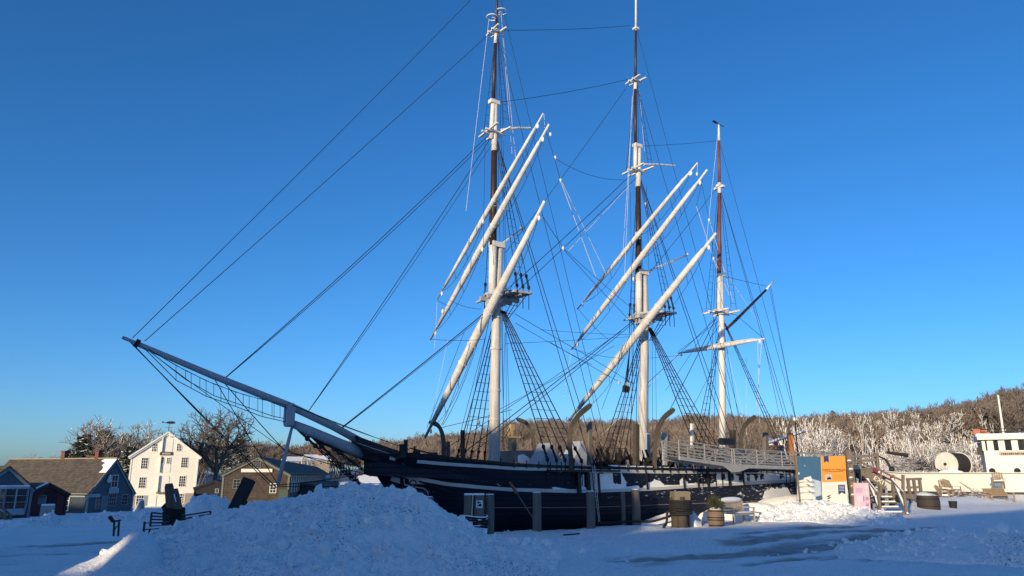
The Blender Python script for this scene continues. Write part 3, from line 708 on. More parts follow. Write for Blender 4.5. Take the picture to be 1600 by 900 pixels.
fm = mastpart("lower_mast", [([(772, 728), (773, 620), (776, 470), (782, 383)], [.275, .25, .21, .15], 0)], [mastw], ship, 16); fm.name = "foremast"
mb = MB()
for p in ((772.5, 655), (773.4, 610), (774.5, 545)):
    c = C(*p); mb.tube([c - Vector((0, 0, .05)), c + Vector((0, 0, .05))], .272, 16)
mb.build("mast_hoop", mastw, fm)
ftm = mastpart("topmast", [([(769, 470), (770.5, 384)], [.20, .19], 0), ([(770.5, 384), (772.2, 236)], [.175, .15], 1), ([(772.2, 236), (774, 162)], [.165, .13], 0)], [spar, darkspar], fm)
fgm = mastpart("topgallant_mast", [([(767.5, 217), (771, 156)], [.13, .12], 0), ([(771, 156), (774, 68)], [.10, .085], 1), ([(774, 68), (775.6, 45)], [.095, .085], 0), ([(775.6, 45), (777.5, -40)], [.075, .055], 1)], [spar, darkspar], fm)
cap_block(fm, 777, 383); cap_block(fm, 772, 160, .55, .3, .2)
platform(fm, 778, 464, 1.45)
crosstree(fm, 772, 206, .95); crosstree(fm, 775, 49, .62, fore=.28)
mb = MB(); mb.tube([C(783, 203), C(808, 200), C(831, 200)], [.07, .06, .045], 7); mb.build("outrigger", spar, fm)
for hx, hy, ww in ((769, 27, .32), (783, 18, -.1)):                   # the lookout hoops
    c = C(hx, hy); mb = MB(); mb.tube([c + Vector((.30 * math.cos(t), .30 * math.sin(t), 0)) for t in [i * math.pi / 8 for i in range(15)]], .028, 6)
    mb.bar(c, C(777, hy + 3), .04); mb.build("lookout_hoop", white, fm)

mm = mastpart("lower_mast", [([(1004.5, 735), (1005, 620), (1008, 500), (1007, 426)], [.28, .25, .21, .155], 0)], [mastw], ship, 16); mm.name = "mainmast"
mastpart("topmast", [([(998, 497), (998, 426)], [.20, .19], 0), ([(998, 426), (997, 292)], [.175, .15], 1), ([(997, 292), (999, 228)], [.165, .13], 0)], [spar, darkspar], mm)
mastpart("topgallant_mast", [([(992.5, 268), (993, 228)], [.13, .125], 0), ([(993, 228), (992.5, 140)], [.105, .09], 1), ([(992.5, 140), (993, 128)], [.11, .10], 0), ([(993, 128), (993.5, 48)], [.085, .07], 1), ([(993.5, 48), (994, -60)], [.07, .05], 0)], [spar, darkspar], mm)
cap_block(mm, 1003, 426); cap_block(mm, 996, 228, .55, .3, .2); platform(mm, 1008, 494, 1.45)
crosstree(mm, 996, 266, .95); crosstree(mm, 993, 126, .65, fore=.3); cap_block(mm, 993.5, 45, .3, .3, .12)
mb = MB(); mb.tube([C(1006, 257), C(1030, 257), C(1055, 259)], [.07, .06, .045], 7); mb.build("outrigger", spar, mm)

zm = mastpart("lower_mast", [([(1129, 700), (1128.5, 600), (1127, 490), (1126, 428)], [.205, .20, .175, .15], 0)], [mat("mizzen_white_paint", (.76, .73, .68), (.62, .6, .56), 2, .6, stretch=(2, 2, .4)), redspar], ship, 14); zm.name = "mizzenmast"
mastpart("topmast", [([(1123.5, 492), (1124, 428)], [.14, .135], 0), ([(1124, 428), (1124.2, 302)], [.125, .11], 1), ([(1124.2, 302), (1124, 286)], [.12, .12], 0), ([(1124, 286), (1123.4, 220)], [.10, .085], 1), ([(1123.4, 220), (1123, 195)], [.085, .06], 0)], [spar, redspar], zm)
c = C(1124, 293); mb = MB(); mb.box(c, (.2, .75, .14)); mb.box(c + Vector((0, 0, .12)), (.34, .3, .14)); mb.build("crosstree", spar, zm)
cap_block(zm, 1126, 430, .5, .34, .16)
c = C(1127, 488); mb = MB()
for xx in (-.55, .5): mb.bar((c.x + xx, -1.0, c.z), (c.x + xx, 1.0, c.z), .10)
for yy in (-.2, .2): mb.bar((c.x - .9, yy, c.z), (c.x + 1.0, yy, c.z), .10)
mb.box(c, (.55, .6, .34)); mb.build("crosstree", spar, zm)
a, b = C(1114, 189), C(1131, 198); mb = MB(); mb.bar(a, b, .035); mb.bar(a, a.lerp(b, .35), .12, .09); mb.rope(C(1123, 200), C(1123, 193), .03)
mb.build("wind_vane", [iron], zm)

# ------------------------------------------------------------------ yards and other spars
def yard(a, b, s, r, mast_px, lift=True, foot=True, m=spar):
    a = S(*a, s); b = S(*b, s); L = (b - a).length; d = (b - a).normalized()
    prof = [(0, .30), (.075, .36), (.0751, .50), (.2, .72), (.35, .92), (.5, 1), (.65, .92), (.8, .72), (.9249, .50), (.925, .36), (1, .30)]
    mb = MB(); mb.tube([a + d * L * t for t, _ in prof], [r * f for _, f in prof], 12)
    y = mb.build("yard", m, ship, smooth=True)
    for t in (.075, .35, .43, .57, .65, .925):
        p = a + d * L * t; rr_ = r * float(np.interp(t, [x for x, _ in prof], [f for _, f in prof])) * 1.16
        mb = MB(); mb.tube([p - d * .035, p + d * .035], rr_, 10); mb.build("yard_band", spar, y)
    up = Vector((1, 0, 0)).cross(d).normalized()
    if up.z < 0: up = -up
    mb = MB(); mb.tube([a + d * L * t + up * (r * float(np.interp(t, [x for x, _ in prof], [f for _, f in prof])) + .03) for t in [.1 + .05 * i for i in range(17)]], .022, 5)
    mb.build("jackstay", spar, y)
    if foot:
        mb = MB(); c = (a + b) / 2
        for e in (a, b):
            p0 = e.lerp(c, .12); p1 = e.lerp(c, .92); sg = .55 if r < .2 else .75
            pts = [p0.lerp(p1, i / 10) - Vector((-.12, 0, sg * math.sin(math.pi * i / 10) ** .8)) for i in range(11)]
            mb.tube(pts, .014, 4, caps=False)
            for i in (3, 6): mb.rope(pts[i], p0.lerp(p1, i / 10), .012)
        mb.build("footrope", tar, y)
    for e, f in ((a, .045), (b, .945)):                                # blocks at the yardarms
        p = a + d * L * f - up * r * .9; mb = MB(); mb.ball(p, .10, 8, 6, sq=(.6, .8, 1.25)); mb.build("block", white, y)
    return y, a, b
Y1 = yard((683, 468), (849, 177), -.42, .125, 772)
Y2 = yard((672, 531), (858, 194), -.46, .165, 772)
Y3 = yard((664, 684), (851, 314), -.60, .225, 774)
Y4 = yard((902, 483), (1090, 254), 9.25, .125, 997)
Y5 = yard((893, 546), (1105, 265), 9.2, .168, 997)
Y6 = yard((889, 657), (1119, 364), 9.1, .225, 1006)
Y7 = yard((1059, 552), (1195, 529), 16.2, .135, 1127, foot=False)
mb = MB()
for y_, mp_ in ((Y1, (771, 318)), (Y2, (771, 352)), (Y3, (775, 475)), (Y4, (997, 365)), (Y5, (997, 408)), (Y6, (1007, 505)), (Y7, (1127, 540))):
    a, b = y_[1], y_[2]; q = C(*mp_); t = min(1, max(0, (q - a).dot(b - a) / (b - a).length_squared)); p = a.lerp(b, t)
    mb.bar(p, q + Vector((0, 0, -.1)), .16, .14); mb.ball(p + Vector((.18, -.15, .1)), .13); mb.tube([q + Vector((0, 0, -.2)), q + Vector((0, 0, .05))], .25 if mp_[1] > 460 else .2, 10)
mb.build("yard_truss", mastw, ship, smooth=True)
mb = MB(); mb.tube([C(1135, 514), C(1150, 500), C(1197, 453)], [.09, .10, .075], 8, 0); mb.tube([C(1197, 453), C(1208, 440)], [.075, .05], 8, 1); mb.build("gaff", [darkspar, spar], ship, smooth=True)
mb = MB(); mb.tube([C(779, 384), C(797, 371), C(815, 357)], [.035, .03, .03], 5); mb.tube([C(780, 386), C(814, 359)], .02, 5); mb.ball(C(815, 357), .09); mb.build("studding_sail_boom", spar, fm, smooth=True)
mb = MB(); mb.tube([C(1010, 424), C(1040, 412), C(1073, 398)], [.035, .03, .03], 5); mb.tube([C(1010, 427), C(1072, 400)], .02, 5); mb.ball(C(1074, 397), .09); mb.build("studding_sail_boom", spar, mm, smooth=True)

# ------------------------------------------------------------------ standing rigging
def gang(top, bots, r=.026, step=.40, z0=.35, z1=.93, dead=True, name="shroud_ladder", rl=.011, parent=ship):
    mb = MB(); top = Vector(top); bots = [Vector(b) for b in bots]
    tops = [top + Vector(((i - (len(bots) - 1) / 2) * .06, 0, 0)) for i in range(len(bots))]
    for t, b in zip(tops, bots): mb.rope(b, t, r, n=5)
    zb = sum(b.z for b in bots) / len(bots); z = zb + (top.z - zb) * z0 if z0 < 1 else zb + z0
    z = zb + 1.1 if dead else zb + .35
    while z < zb + (top.z - zb) * z1:
        pts = [b.lerp(t, (z - b.z) / (t.z - b.z)) for t, b in zip(tops, bots)]
        for p, q in zip(pts, pts[1:]): mb.rope(p, q, rl, .015, 4, k=4)
        z += step
    o = mb.build(name, tar, parent)
    if dead:
        for t, b in zip(tops, bots):
            d = (t - b).normalized(); db = MB()
            for f in (.12, .72): db.ball(b + d * f, .095, 8, 6, sq=(1, .6, 1.1))
            for k in (-.05, 0, .05): db.rope(b + d * .1 + Vector((k, 0, 0)), b + d * .72 + Vector((k, 0, 0)), .014)
            db.rope(b - Vector((0, -.04, .95)), b + d * .1, .022); db.build("deadeye", tar, o)
    return o
def railpt(s, side): return Vector((s, side * (HB(s, 2.3) + .12), ip(RAIL, s) + .12))
for side in (-1, 1):
    t = C(778, 486); gang((t.x + .15, side * .18, t.z), [railpt(s, side) for s in (.1, .55, 1.0, 1.45, 1.9)])
    t = C(1008, 512); gang((t.x + .15, side * .18, t.z), [railpt(s, side) for s in (9.7, 10.2, 10.7, 11.2, 11.7)])
    t = C(1128, 505); gang((t.x + .1, side * .12, t.z), [railpt(s, side) for s in (17.1, 17.55, 18.0)], r=.02)
    # topmast shrouds stand on the platform rims, futtock shrouds below them
    for (tx_, ty), (cx_, cy), nb in (((773, 222), (778, 461), 3), ((997, 280), (1008, 491), 3)):
        t = C(tx_, ty); c = C(cx_, cy); bs = [Vector((c.x + .15 + .35 * k, side * 1.38, c.z + .1)) for k in range(nb)]
        gang((t.x + .08, side * .10, t.z), bs, r=.018, step=.42, rl=.009)
        lo_ = C(cx_, cy + 42); fb = MB()
        fb2 = [Vector((lo_.x + .1 + .1 * k, side * .22, lo_.z)) for k in range(nb)]
        for b_, q in zip(bs, fb2): fb.rope(b_ - Vector((0, 0, .1)), q, .02)
        for f in (.25, .5, .75):
            for k in range(nb - 1): fb.rope(bs[k].lerp(fb2[k], f), bs[k + 1].lerp(fb2[k + 1], f), .011)
        fb.build("futtock_shroud", tar, ship)
    for (tx_, ty), (cx_, cy), hw in (((775, 56), (772, 204), .92), ((993, 133), (996, 264), .92)):
        t = C(tx_, ty); c = C(cx_, cy)
        gang((t.x + .05, side * .07, t.z), [Vector((c.x + k, side * hw, c.z)) for k in (-.05, .3)], r=.013, step=.42, dead=False, rl=.009)
    t = C(1124, 300); c = C(1127, 487); gang((t.x, side * .08, t.z), [Vector((c.x + k, side * .98, c.z)) for k in (-.3, .2)], r=.013, step=.42, dead=False, rl=.009, z1=.6)
    # backstays
    for tp, ss, r in (((774, 215), (2.35, 2.8), .018), ((775.6, 52), (3.2,), .014), ((777, -20), (3.6,), .012),
                      ((998, 275), (12.3, 12.8), .018), ((993, 130), (13.3,), .014), ((994, 48), (13.8,), .012),
                      ((1124, 295), (18.6, 19.1), .014), ((1123, 222), (19.9,), .012)):
        for s_ in ss:
            a = C(*tp); b = railpt(s_, side); MB().rope(Vector((a.x, side * .06, a.z)), b, r).build("backstay", tar, ship)
# stays, measured in the photo on the ship's centre plane
for p, q, r, sg in (((207, 528), (776.5, -42), .014, .10), ((226, 533), (763, 54), .014, .08), ((352, 590), (766, 208), .017, .22), ((353, 590), (768, 212), .014, .26),
                    ((480, 645), (765, 218), .017, .18), ((481, 644), (768, 226), .012, .22), ((534, 668), (770, 478), .024, .05), ((536, 668), (771, 481), .012, .05)):
    T(p, q, r, sg)
T((1001, 492), (712, 717), .022, .05, 0, .5); T((1001, 495), (738, 708), .018, .05, 0, -.5)
for p, q, r, sg in (((991, 268), (786, 458), .020, .08), ((995, 277), (792, 470), .018, .06), ((978, 138), (790, 395), .014, .1), ((981, 124), (776, 160), .015, .12), ((985, 40), (778, 47), .014, .10),
                    ((1120, 220), (1003, 228), .012, .05), ((1121, 292), (1010, 432), .015, .06), ((1122, 490), (1016, 700), .02, .05), ((1119, 497), (1010, 600), .016, .05)):
    T(p, q, r, sg)
# braces, lifts, halyards
RR = [((865, 243), (849, 192), .012, 0, tar), ((866, 246), (876, 283), .014, 0, tar), ((868, 248), (975, 281), .012, .35, tar), ((876, 283), (931, 432), .017, .0, wrope), ((878, 284), (948, 430), .013, .0, wrope),
      ((847, 336), (880, 386), .014, .05, tar), ((881, 390), (988, 505), .014, .05, tar), ((882, 389), (1000, 492), .012, .08, tar), ((985, 288), (888, 392), .012, 0, wrope),
      ((1098, 280), (1088, 322), .012, 0, tar), ((1088, 322), (1120, 420), .014, 0, wrope), ((1094, 276), (1108, 343), .012, 0, tar), ((1109, 345), (1145, 470), .012, 0, wrope),
      ((1112, 372), (1115, 402), .014, 0, tar), ((1116, 405), (1140, 462), .014, 0, wrope), ((1118, 400), (1188, 508), .012, 0, wrope), ((1103, 545), (1122, 500), .012, 0, tar),
      ((1131, 432), (1197, 447), .014, .0, tar), ((1202, 448), (1246, 668), .012, .1, tar), ((1204, 446), (1243, 652), .012, .2, tar), ((1193, 532), (1222, 668), .012, 0, tar), ((1136, 480), (1192, 528), .014, 0, tar),
      ((1059, 550), (1122, 502), .012, 0, tar), ((1063, 555), (1005, 560), .010, .02, tar), ((1128, 502), (1100, 545), .012, 0, tar), ((1190, 533), (1182, 640), .016, 0, wrope), ((1184, 533), (1187, 660), .014, 0, wrope),
      ((860, 535), (970, 598), .013, .02, tar), ((804, 490), (925, 560), .014, .02, tar), ((806, 505), (925, 570), .012, .05, tar), ((845, 515), (990, 523), .010, .05, tar), ((790, 537), (985, 526), .010, .02, tar),
      ((925, 560), (990, 600), .013, 0, tar), ((690, 705), (970, 518), .013, .05, tar), ((780, 640), (960, 540), .012, .02, tar), ((690, 668), (800, 640), .012, .02, tar), ((1060, 552), (940, 680), .011, .1, wrope),
      ((684, 470), (700, 478), .010, 0, tar), ((700, 468), (752, 483), .010, .1, tar), ((674, 530), (758, 530), .010, .06, tar), ((683, 472), (679, 545), .008, 0, wrope), ((700, 530), (672, 664), .008, 0, wrope),
      ((667, 668), (725, 520), .010, .0, tar), ((690, 664), (735, 535), .012, .25, tar), ((692, 664), (748, 530), .012, .35, tar), ((726, 690), (764, 500), .014, 0, tar), ((712, 705), (760, 520), .012, 0, tar),
      ((903, 482), (950, 530), .010, .1, tar), ((895, 545), (975, 560), .010, .1, tar), ((893, 548), (880, 620), .008, 0, wrope), ((940, 640), (985, 520), .012, 0, tar), ((960, 700), (990, 560), .012, 0, tar),
      ((1040, 610), (1112, 500), .011, .1, tar), ((1065, 670), (1122, 560), .011, 0, tar), ((1150, 690), (1130, 560), .012, 0, tar), ((1160, 690), (1128, 500), .012, 0, tar)]
for p, q, r, sg, m_ in RR: T(p, q, r, sg, nm="brace" if m_ is tar else "halyard", m=m_)
for xs, y0, y1, w_, m_ in (((764, 728), 30, 330, .3, wrope), ((783, 800), 20, 240, -.2, wrope), ((783, 806), 24, 250, -.3, wrope), ((779, 786), 60, 200, .2, tar), ((785, 787), 480, 700, .5, tar), ((790, 792), 500, 700, -.4, tar), ((789, 785), 520, 700, .9, tar),
                        ((990, 973), 140, 400, .4, wrope), ((988, 976), 150, 430, .7, wrope), ((999, 1008), 140, 250, -.3, wrope), ((1013, 1014), 500, 700, .5, tar), ((1019, 1020), 500, 700, -.4, tar), ((1024, 1026), 520, 700, .8, tar),
                        ((1122, 1103), 205, 385, .3, wrope), ((1124, 1134), 300, 560, -.2, tar), ((1135, 1170), 540, 690, -.2, wrope), ((1166, 1166), 560, 680, .3, wrope), ((985, 988), 300, 600, .6, tar), ((1010, 1014), 290, 420, .3, tar), ((758, 755), 215, 400, .6, tar), ((786, 792), 220, 460, .4, tar)):
    T((xs[0], y0), (xs[1], y1), .010, 0, 0, w_, nm="halyard" if m_ is wrope else "running_line", m=m_)
T((850, 178), (851, 200), .01, nm="halyard", m=wrope); T((1090, 256), (1089, 273), .01, nm="halyard", m=wrope)
blk = [(868, 246), (876, 282), (880, 388), (1108, 344), (1115, 404), (748, 660), (967, 598), (692, 487), (860, 210), (1078, 273), (1089, 272), (770, 325), (771, 334), (755, 346), (768, 370), (754, 390), (1000, 372), (990, 436), (980, 600), (766, 205), (1009, 318)]
for p in blk:
    mb = MB(); mb.ball(C(*p), .11, 8, 6, sq=(.7, .6, 1.15)); mb.build("block", white if p[1] < 500 else mastw, ship, smooth=True)
mb = MB(); a, b = C(984, 545), C(978, 605)                             # heavy tackle hanging by the mainmast
for k in (-.1, 0, .1): mb.rope(a, b + Vector((k, 0, 0)), .025)
for k in (-.16, 0, .16): mb.ball(b + Vector((k, 0, -.1)), .16, 8, 6, sq=(.45, .6, 1.3))
mb.build("cutting_tackle", tar, ship)

# ------------------------------------------------------------------ boat bearers, posts, deck works
def davit(pts, s, r=.13):
    P_ = [S(x, y, s) for x, y in pts]; full = []
    for i in range(len(P_) - 1):
        p0, p1, p2, p3 = P_[max(0, i - 1)], P_[i], P_[i + 1], P_[min(len(P_) - 1, i + 2)]
        for k in range(4):
            t = k / 4; full.append(.5 * ((2 * p1) + (p2 - p0) * t + (2 * p0 - 5 * p1 + 4 * p2 - p3) * t * t + (3 * p1 - p0 - 3 * p2 + p3) * t ** 3))
    full.append(P_[-1]); mb = MB(); mb.tube(full, [r] * (len(full) - 2) + [r * .95, r * .8], 4); d = mb.build("boat_davit", davit_m, ship)
    return d
davit([(892, 735), (892, 715), (890, 690), (893, 667), (905, 648), (923, 633)], C(891, 726, 3.78).x, .135)
davit([(1023, 732), (1023, 715), (1024, 690), (1027, 672), (1037, 653), (1053, 640)], C(1023, 722, 3.78).x, .135)
davit([(1158, 720), (1158, 694), (1160, 676), (1166, 662), (1180, 651)], C(1158, 700, 3.75).x, .13)
davit([(693, 716), (693, 690), (689, 672), (682, 663), (672, 660)], C(693, 705, -3.72).x, .13)
davit([(835, 716), (833, 690), (830, 674), (822, 661), (808, 655)], C(835, 705, -3.72).x, .12)
def post(px, y0, y1, wp, r, m_, nm="boat_bearer"):
    mb = MB(); mb.bar(C(px, y1, wp), C(px, y0, wp), r, r); mb.build(nm, m_, ship)
post(921, 659, 727, 3.60, .17, oldwood); post(994, 663, 727, 3.60, .22, davit_m); post(1038, 676, 727, 3.6, .20, grey_shade_paint); post(1012, 677, 722, 2.6, .20, grey_shade_paint)
post(723, 672, 716, -3.4, .16, davit_m); post(799, 663, 722, -3.4, .24, yellowwood); post(803, 672, 722, -3.3, .2, oldwood); post(1081, 662, 700, 3.2, .12, white, "white_stanchion")
post(1145, 672, 700, -3.0, .3, davit_m); post(1196, 676, 716, 3.2, .22, oldwood); post(700, 690, 716, -2.6, .14, davit_m)
mb = MB(); mb.bar(C(782, 683, -3.2), C(812, 683, -3.2), .1); mb.rope(C(799, 664, -3.4), C(783, 690, -3.0), .03); mb.rope(C(797, 668, -3.4), C(790, 690, -3.0), .03); mb.build("boat_crane_arm", yellowwood, ship)
# tan sheltered hatch house and canvas tents on deck
mb = MB(); a = [C(807, 722, -.2), C(807, 704, -.2), C(834, 704, -.2), C(850, 722, -.2)]
mb.ext(a, (0, 1.9, 0)); dh = mb.build("deck_house", brownroof, ship)
mb = MB(); mb.ext([C(809, 722.5, -.18), C(809, 711, -.18), C(816, 710, -.18), C(824, 715, -.18), C(829, 722.5, -.18)], (0, -.12, 0)); mb.build("snow_cap", snow_m, dh)
def tent(pk, base_l, base_r, wp, dep):
    mb = MB(); p = C(*pk, wp); l_, r_ = C(*base_l, wp), C(*base_r, wp); dv = Vector((0, dep, 0))
    m1 = p.lerp(l_, .5) + Vector((0, 0, -.06)); m2 = p.lerp(r_, .5) + Vector((0, 0, -.06))
    f = [l_, m1, p, m2, r_]; g = [x + dv for x in f]
    mb.poly(f[::-1]); mb.poly(g)
    for i in range(4): mb.poly([f[i], f[i + 1], g[i + 1], g[i]])
    mb.build("canvas_cover", canvas, ship)
tent((862, 692), (841, 730), (886, 730), 1.2, 1.0); tent((910, 689), (890, 730), (928, 730), .6, 1.0)
mb = MB()
for k in range(70):                                                   # coils, pins and gear along the rail amidships
    s_ = rnd.uniform(3.0, 8.6); z = ip(RAIL, s_); y = -(HB(s_, z) - rnd.uniform(.1, .8)); mb.bar((s_, y, z - .1), (s_ + rnd.uniform(-.5, .5), y + rnd.uniform(-.2, .2), z + rnd.uniform(.15, .9)), rnd.uniform(.03, .09))
for k in range(26):
    s_ = rnd.uniform(3.2, 9.0); mb.ball((s_, -(HB(s_, 2.4) - rnd.uniform(.1, 1.0)), ip(RAIL, s_) + rnd.uniform(.0, .45)), rnd.uniform(.08, .16), 7, 5)
mb.build("rail_gear", tar, ship)
for side in (-1, 1):
    mb = MB()
    for s_ in np.arange(-2, 21, .55):
        p = railpt(s_, side); mb.bar(p - Vector((0, 0, .3)), p + Vector((0, 0, .02)), .035)
    for s0, s1 in ((.0, 4), (9.4, 14), (16.8, 20.5)): mb.box(((s0 + s1) / 2, side * (HB((s0 + s1) / 2, 2.1) + .12), 2.28), (s1 - s0, .28, .07))
    mb.build("channel", blackp, ship)
for px, y0, y1 in ((903, 739, 770), (927, 739, 770), (935, 739, 770), (918, 739, 768), (1068, 740, 765), (1090, 739, 764), (1105, 738, 762), (1010, 738, 765), (1140, 738, 764), (1161, 738, 763)):
    wv = HB(C(px, y0, 3.6).x, 2) + .09; mb = MB(); mb.bar(C(px, y0, wv), C(px + 2, y1, wv), .07 if px != 903 and px != 918 else .16); mb.build("chain_plate", blackp, ship)
# rope ladder, boat hook and mooring chain against the side
mb = MB()
for o_ in (0, 4): mb.rope(C(925 + o_, 727, 4.0), C(936 + o_ * .4, 818, 4.1), .014, 0)
for k in range(14): t = (k + .5) / 14; mb.rope(C(925, 727, 4.0).lerp(C(936, 818, 4.1), t), C(929, 727, 4.0).lerp(C(937.6, 818, 4.1), t), .012)
mb.build("rope_ladder", wrope, ship)
a, b = C(796, 753, 3.75), C(845, 828, 4.3); m1 = a.lerp(b, .24); mb = MB(); mb.tube([a, m1], [.05, .075], 8, 0); mb.tube([m1, b], [.028, .028], 6, 1)
bh = mb.build("boat_hook", [mat("faded_red_paint", (.28, .09, .08), (.2, .07, .06), 4, .6), oldwood], ship)

# ================================================================== QUAY FURNITURE
def gz(x, y): return Hs(x, y)
def onedge(px, q, py=800):
    """ground point under a photo column, on the line q metres to port of the ship's axis"""
    v = C(px, py, q); return shipw(v.x, q, 0)
def pile(px, ytop, q, r, label, cat="piling", name="piling", group="timber pilings along the quay edge"):
    g = onedge(px, q, 800); z = gz(g.x, g.y) - .4; t = C(px, ytop, q).z; rn = random.Random(px)
    mb = MB(); k = [i / 6 for i in range(7)]; n = 12
    mb.tube([(g.x + rn.uniform(-.008, .008), g.y, z + (t - z) * f) for f in k], [r * (1.04 - .06 * f) for f in k], n)
    o = thing(name, label, cat, (g.x, g.y, z), group=group)
    mb.build("post", pile_m, o, smooth=True)
    mb = MB(); mb.tube([(g.x, g.y, t), (g.x, g.y, t + .035)], [r * .97, r * .8], n); mb.build("snow_cap", snow_m, o, smooth=True)
    return o, g, z, t
pile(765, 773, 4.85, .17, "grey piling just right of the notice box, at the quay edge")
pile(839, 770, 4.85, .17, "grey piling behind the red-tipped boat hook, at the quay edge")
pile(923, 768, 4.8, .18, "grey piling next to the rope ladder, at the quay edge")
pile(994, 765, 4.6, .18, "grey piling left of the big capped bollard, at the quay edge")
pile(974, 768, 4.15, .10, "thin dark fender post close to the hull, between two grey pilings", group=None)
pile(664, 777, 4.2, .30, "broad piling half hidden behind the right slope of the huge snow heap", group=None)
# notice box: two pilings lashed together with a notice and a rope fender
g = onedge(740, 4.75); t = C(740, 773, 4.75).z; z = gz(g.x, g.y) - .4
o = thing("mooring_dolphin", "pair of lashed pilings bearing a small notice, roped at the foot", "mooring post", (g.x, g.y, z))
mb = MB()
for k in (-.17, .20): mb.tube([(g.x + k, g.y, z), (g.x + k * 1.0, g.y, t)], [.21, .19], 10)
mb.build("post", pile_m, o)
mb = MB(); mb.box((g.x + .02, g.y - .02, t + .02), (.72, .36, .06)); mb.build("snow_cap", snow_m, o)
mb = MB(); mb.box((g.x + .22, g.y - .225, t - .33), (.24, .015, .27)); nb = mb.build("notice", white, o)
mb = MB(); mb.box((g.x + .18, g.y - .236, t - .27), (.08, .006, .06)); mb.box((g.x + .25, g.y - .236, t - .27), (.05, .006, .04)); mb.box((g.x + .25, g.y - .236, t - .36), (.10, .006, .09)); mb.box((g.x + .17, g.y - .236, t - .38), (.05, .006, .05)); mb.build("notice_print", blackp, nb)
mb = MB(); mb.rope((g.x - .02, g.y - .24, t), (g.x - .06, g.y - .24, t - .8), .02); mb.build("hanging_line", wrope, o)
mb = MB()
for k in range(7):
    zz = t - .78 - k * .085; mb.tube([(g.x + .5 * math.cos(a), g.y + .33 * math.sin(a), zz + .03 * math.sin(a * 2 + k)) for a in [i * math.pi / 10 for i in range(21)]], .05, 6)
mb.build("rope_fender", mat("black_rope_snowy", (.012, .012, .013), (.02, .018, .017), 5, .9, snow=.52, snow_scale=4), o)
# big capped bollard with the ship's mooring line
g = gnd(1065, 823); z = gz(g.x, g.y); ht = lambda y: at(1065, y, g.y).z
o = thing("mooring_bollard", "stout three-pile bollard with a square wooden cap and black hawsers round it", "bollard", (g.x, g.y, z))
mb = MB()
for a, b in ((-.20, .05), (.18, .10), (.02, -.14)): mb.tube([(g.x + a, g.y + b, z - .2), (g.x + a * .9, g.y + b, ht(776))], [.23, .20], 12)
mb.build("post", davit_m, o, smooth=True)
mb = MB(); mb.box((g.x, g.y, (ht(768) + ht(781)) / 2), (.68, .6, ht(768) - ht(781)), .12); mb.build("cap", mat("yellowed_timber", (.25, .19, .12), (.17, .135, .10), 3, .8, snow=.5), o)
mb = MB()
for k in range(8):
    zz = ht(782) - k * .075; mb.tube([(g.x + (.46 - .015 * (k % 3)) * math.cos(a), g.y + .44 * math.sin(a), zz + .03 * math.sin(a + k)) for a in [i * math.pi / 10 for i in range(21)]], .045, 6)
mb.build("hawser_turns", mat("black_hawser", (.012, .012, .014), (.02, .02, .022), 5, .85), o)
mb = MB(); hb_ = gnd(1037, 826); p = [(g.x - .45, g.y - .15, ht(797)), (g.x - .62, g.y - .25, ht(800)), (g.x - .66, g.y - .3, ht(812)), (g.x - .72, g.y - .35, .12), (hb_.x, hb_.y, .06)]
mb.tube(p, .055, 7); mb.build("hawser_tail", MATS["black_hawser"], o)
mb = MB(); e1 = onedge(925, 4.7); a0 = Vector((g.x - .4, g.y + .1, ht(806))); pts = [a0.lerp(Vector((e1.x, e1.y, .15)), t) - Vector((0, 0, .8 * t * (1 - t))) for t in [i / 14 for i in range(15)]]
pts = [Vector((p_.x, p_.y, max(p_.z, gz(p_.x, p_.y) + .16))) for p_ in pts]; mb.tube(pts, .05, 7)
solo(mb, "mooring_line", MATS["black_hawser"], "black mooring line sagging from the capped bollard to the next piling", "rope", pts[0], smooth=True)
ch = chain(gnd(880, 836, .12), gnd(906, 834, .12), 18, .011); solo(ch, "chain", iron, "short dark chain lying on the snow at the quay edge", "chain", gnd(893, 835, .1))
# barrel planter
g = gnd(1119.5, 822); z = gz(g.x, g.y); s_ = .0285
o = thing("barrel_planter", "hooped half-barrel planter with snowy evergreen sprigs beside the slatted bench", "planter", (g.x, g.y, z))
mb = MB(); hh = [0, .15, .35, .55, .70]; rr_ = [.30, .335, .355, .345, .315]
mb.tube([(g.x, g.y, z + h) for h in hh], rr_, 22); mb.build("barrel", boards("barrel_staves", (.22, .15, .10), (.14, .10, .07), .09, 'XY', strength=.5), o)
for h, r in ((.28, .352), (.38, .36), (.06, .318), (.64, .328)):
    mb = MB(); mb.tube([(g.x, g.y, z + h - .022), (g.x, g.y, z + h + .022)], [r + .006, r + .008], 22, caps=False); mb.build("hoop", iron, o)
mb = MB(); mb.tube([(g.x, g.y, z + .64), (g.x, g.y, z + .72)], [.30, .22], 16); mb.build("snow_cap", snow_m, o, smooth=True)
needle = mat("evergreen_needles", (.030, .050, .022), (.055, .055, .028), 6, .8, snow=.36, snow_scale=6)
rn = random.Random(3); mb = MB()
for k in range(420):
    a = rn.uniform(0, 6.28); el_ = rn.uniform(.2, 1.5); L = rn.uniform(.25, .5) * (1.25 if el_ > 1 else 1)
    b = Vector((g.x + rn.uniform(-.16, .16), g.y + rn.uniform(-.16, .16), z + .70 + rn.uniform(0, .15))); d = Vector((math.cos(a) * math.cos(el_), math.sin(a) * math.cos(el_), math.sin(el_)))
    e = b + d * L; sd = d.cross(Vector((rn.random(), rn.random(), .3))).normalized() * rn.uniform(.015, .035); mb.poly([b.lerp(e, .3) + sd, e, b.lerp(e, .3) - sd])
mb.build("sprigs", needle, o)
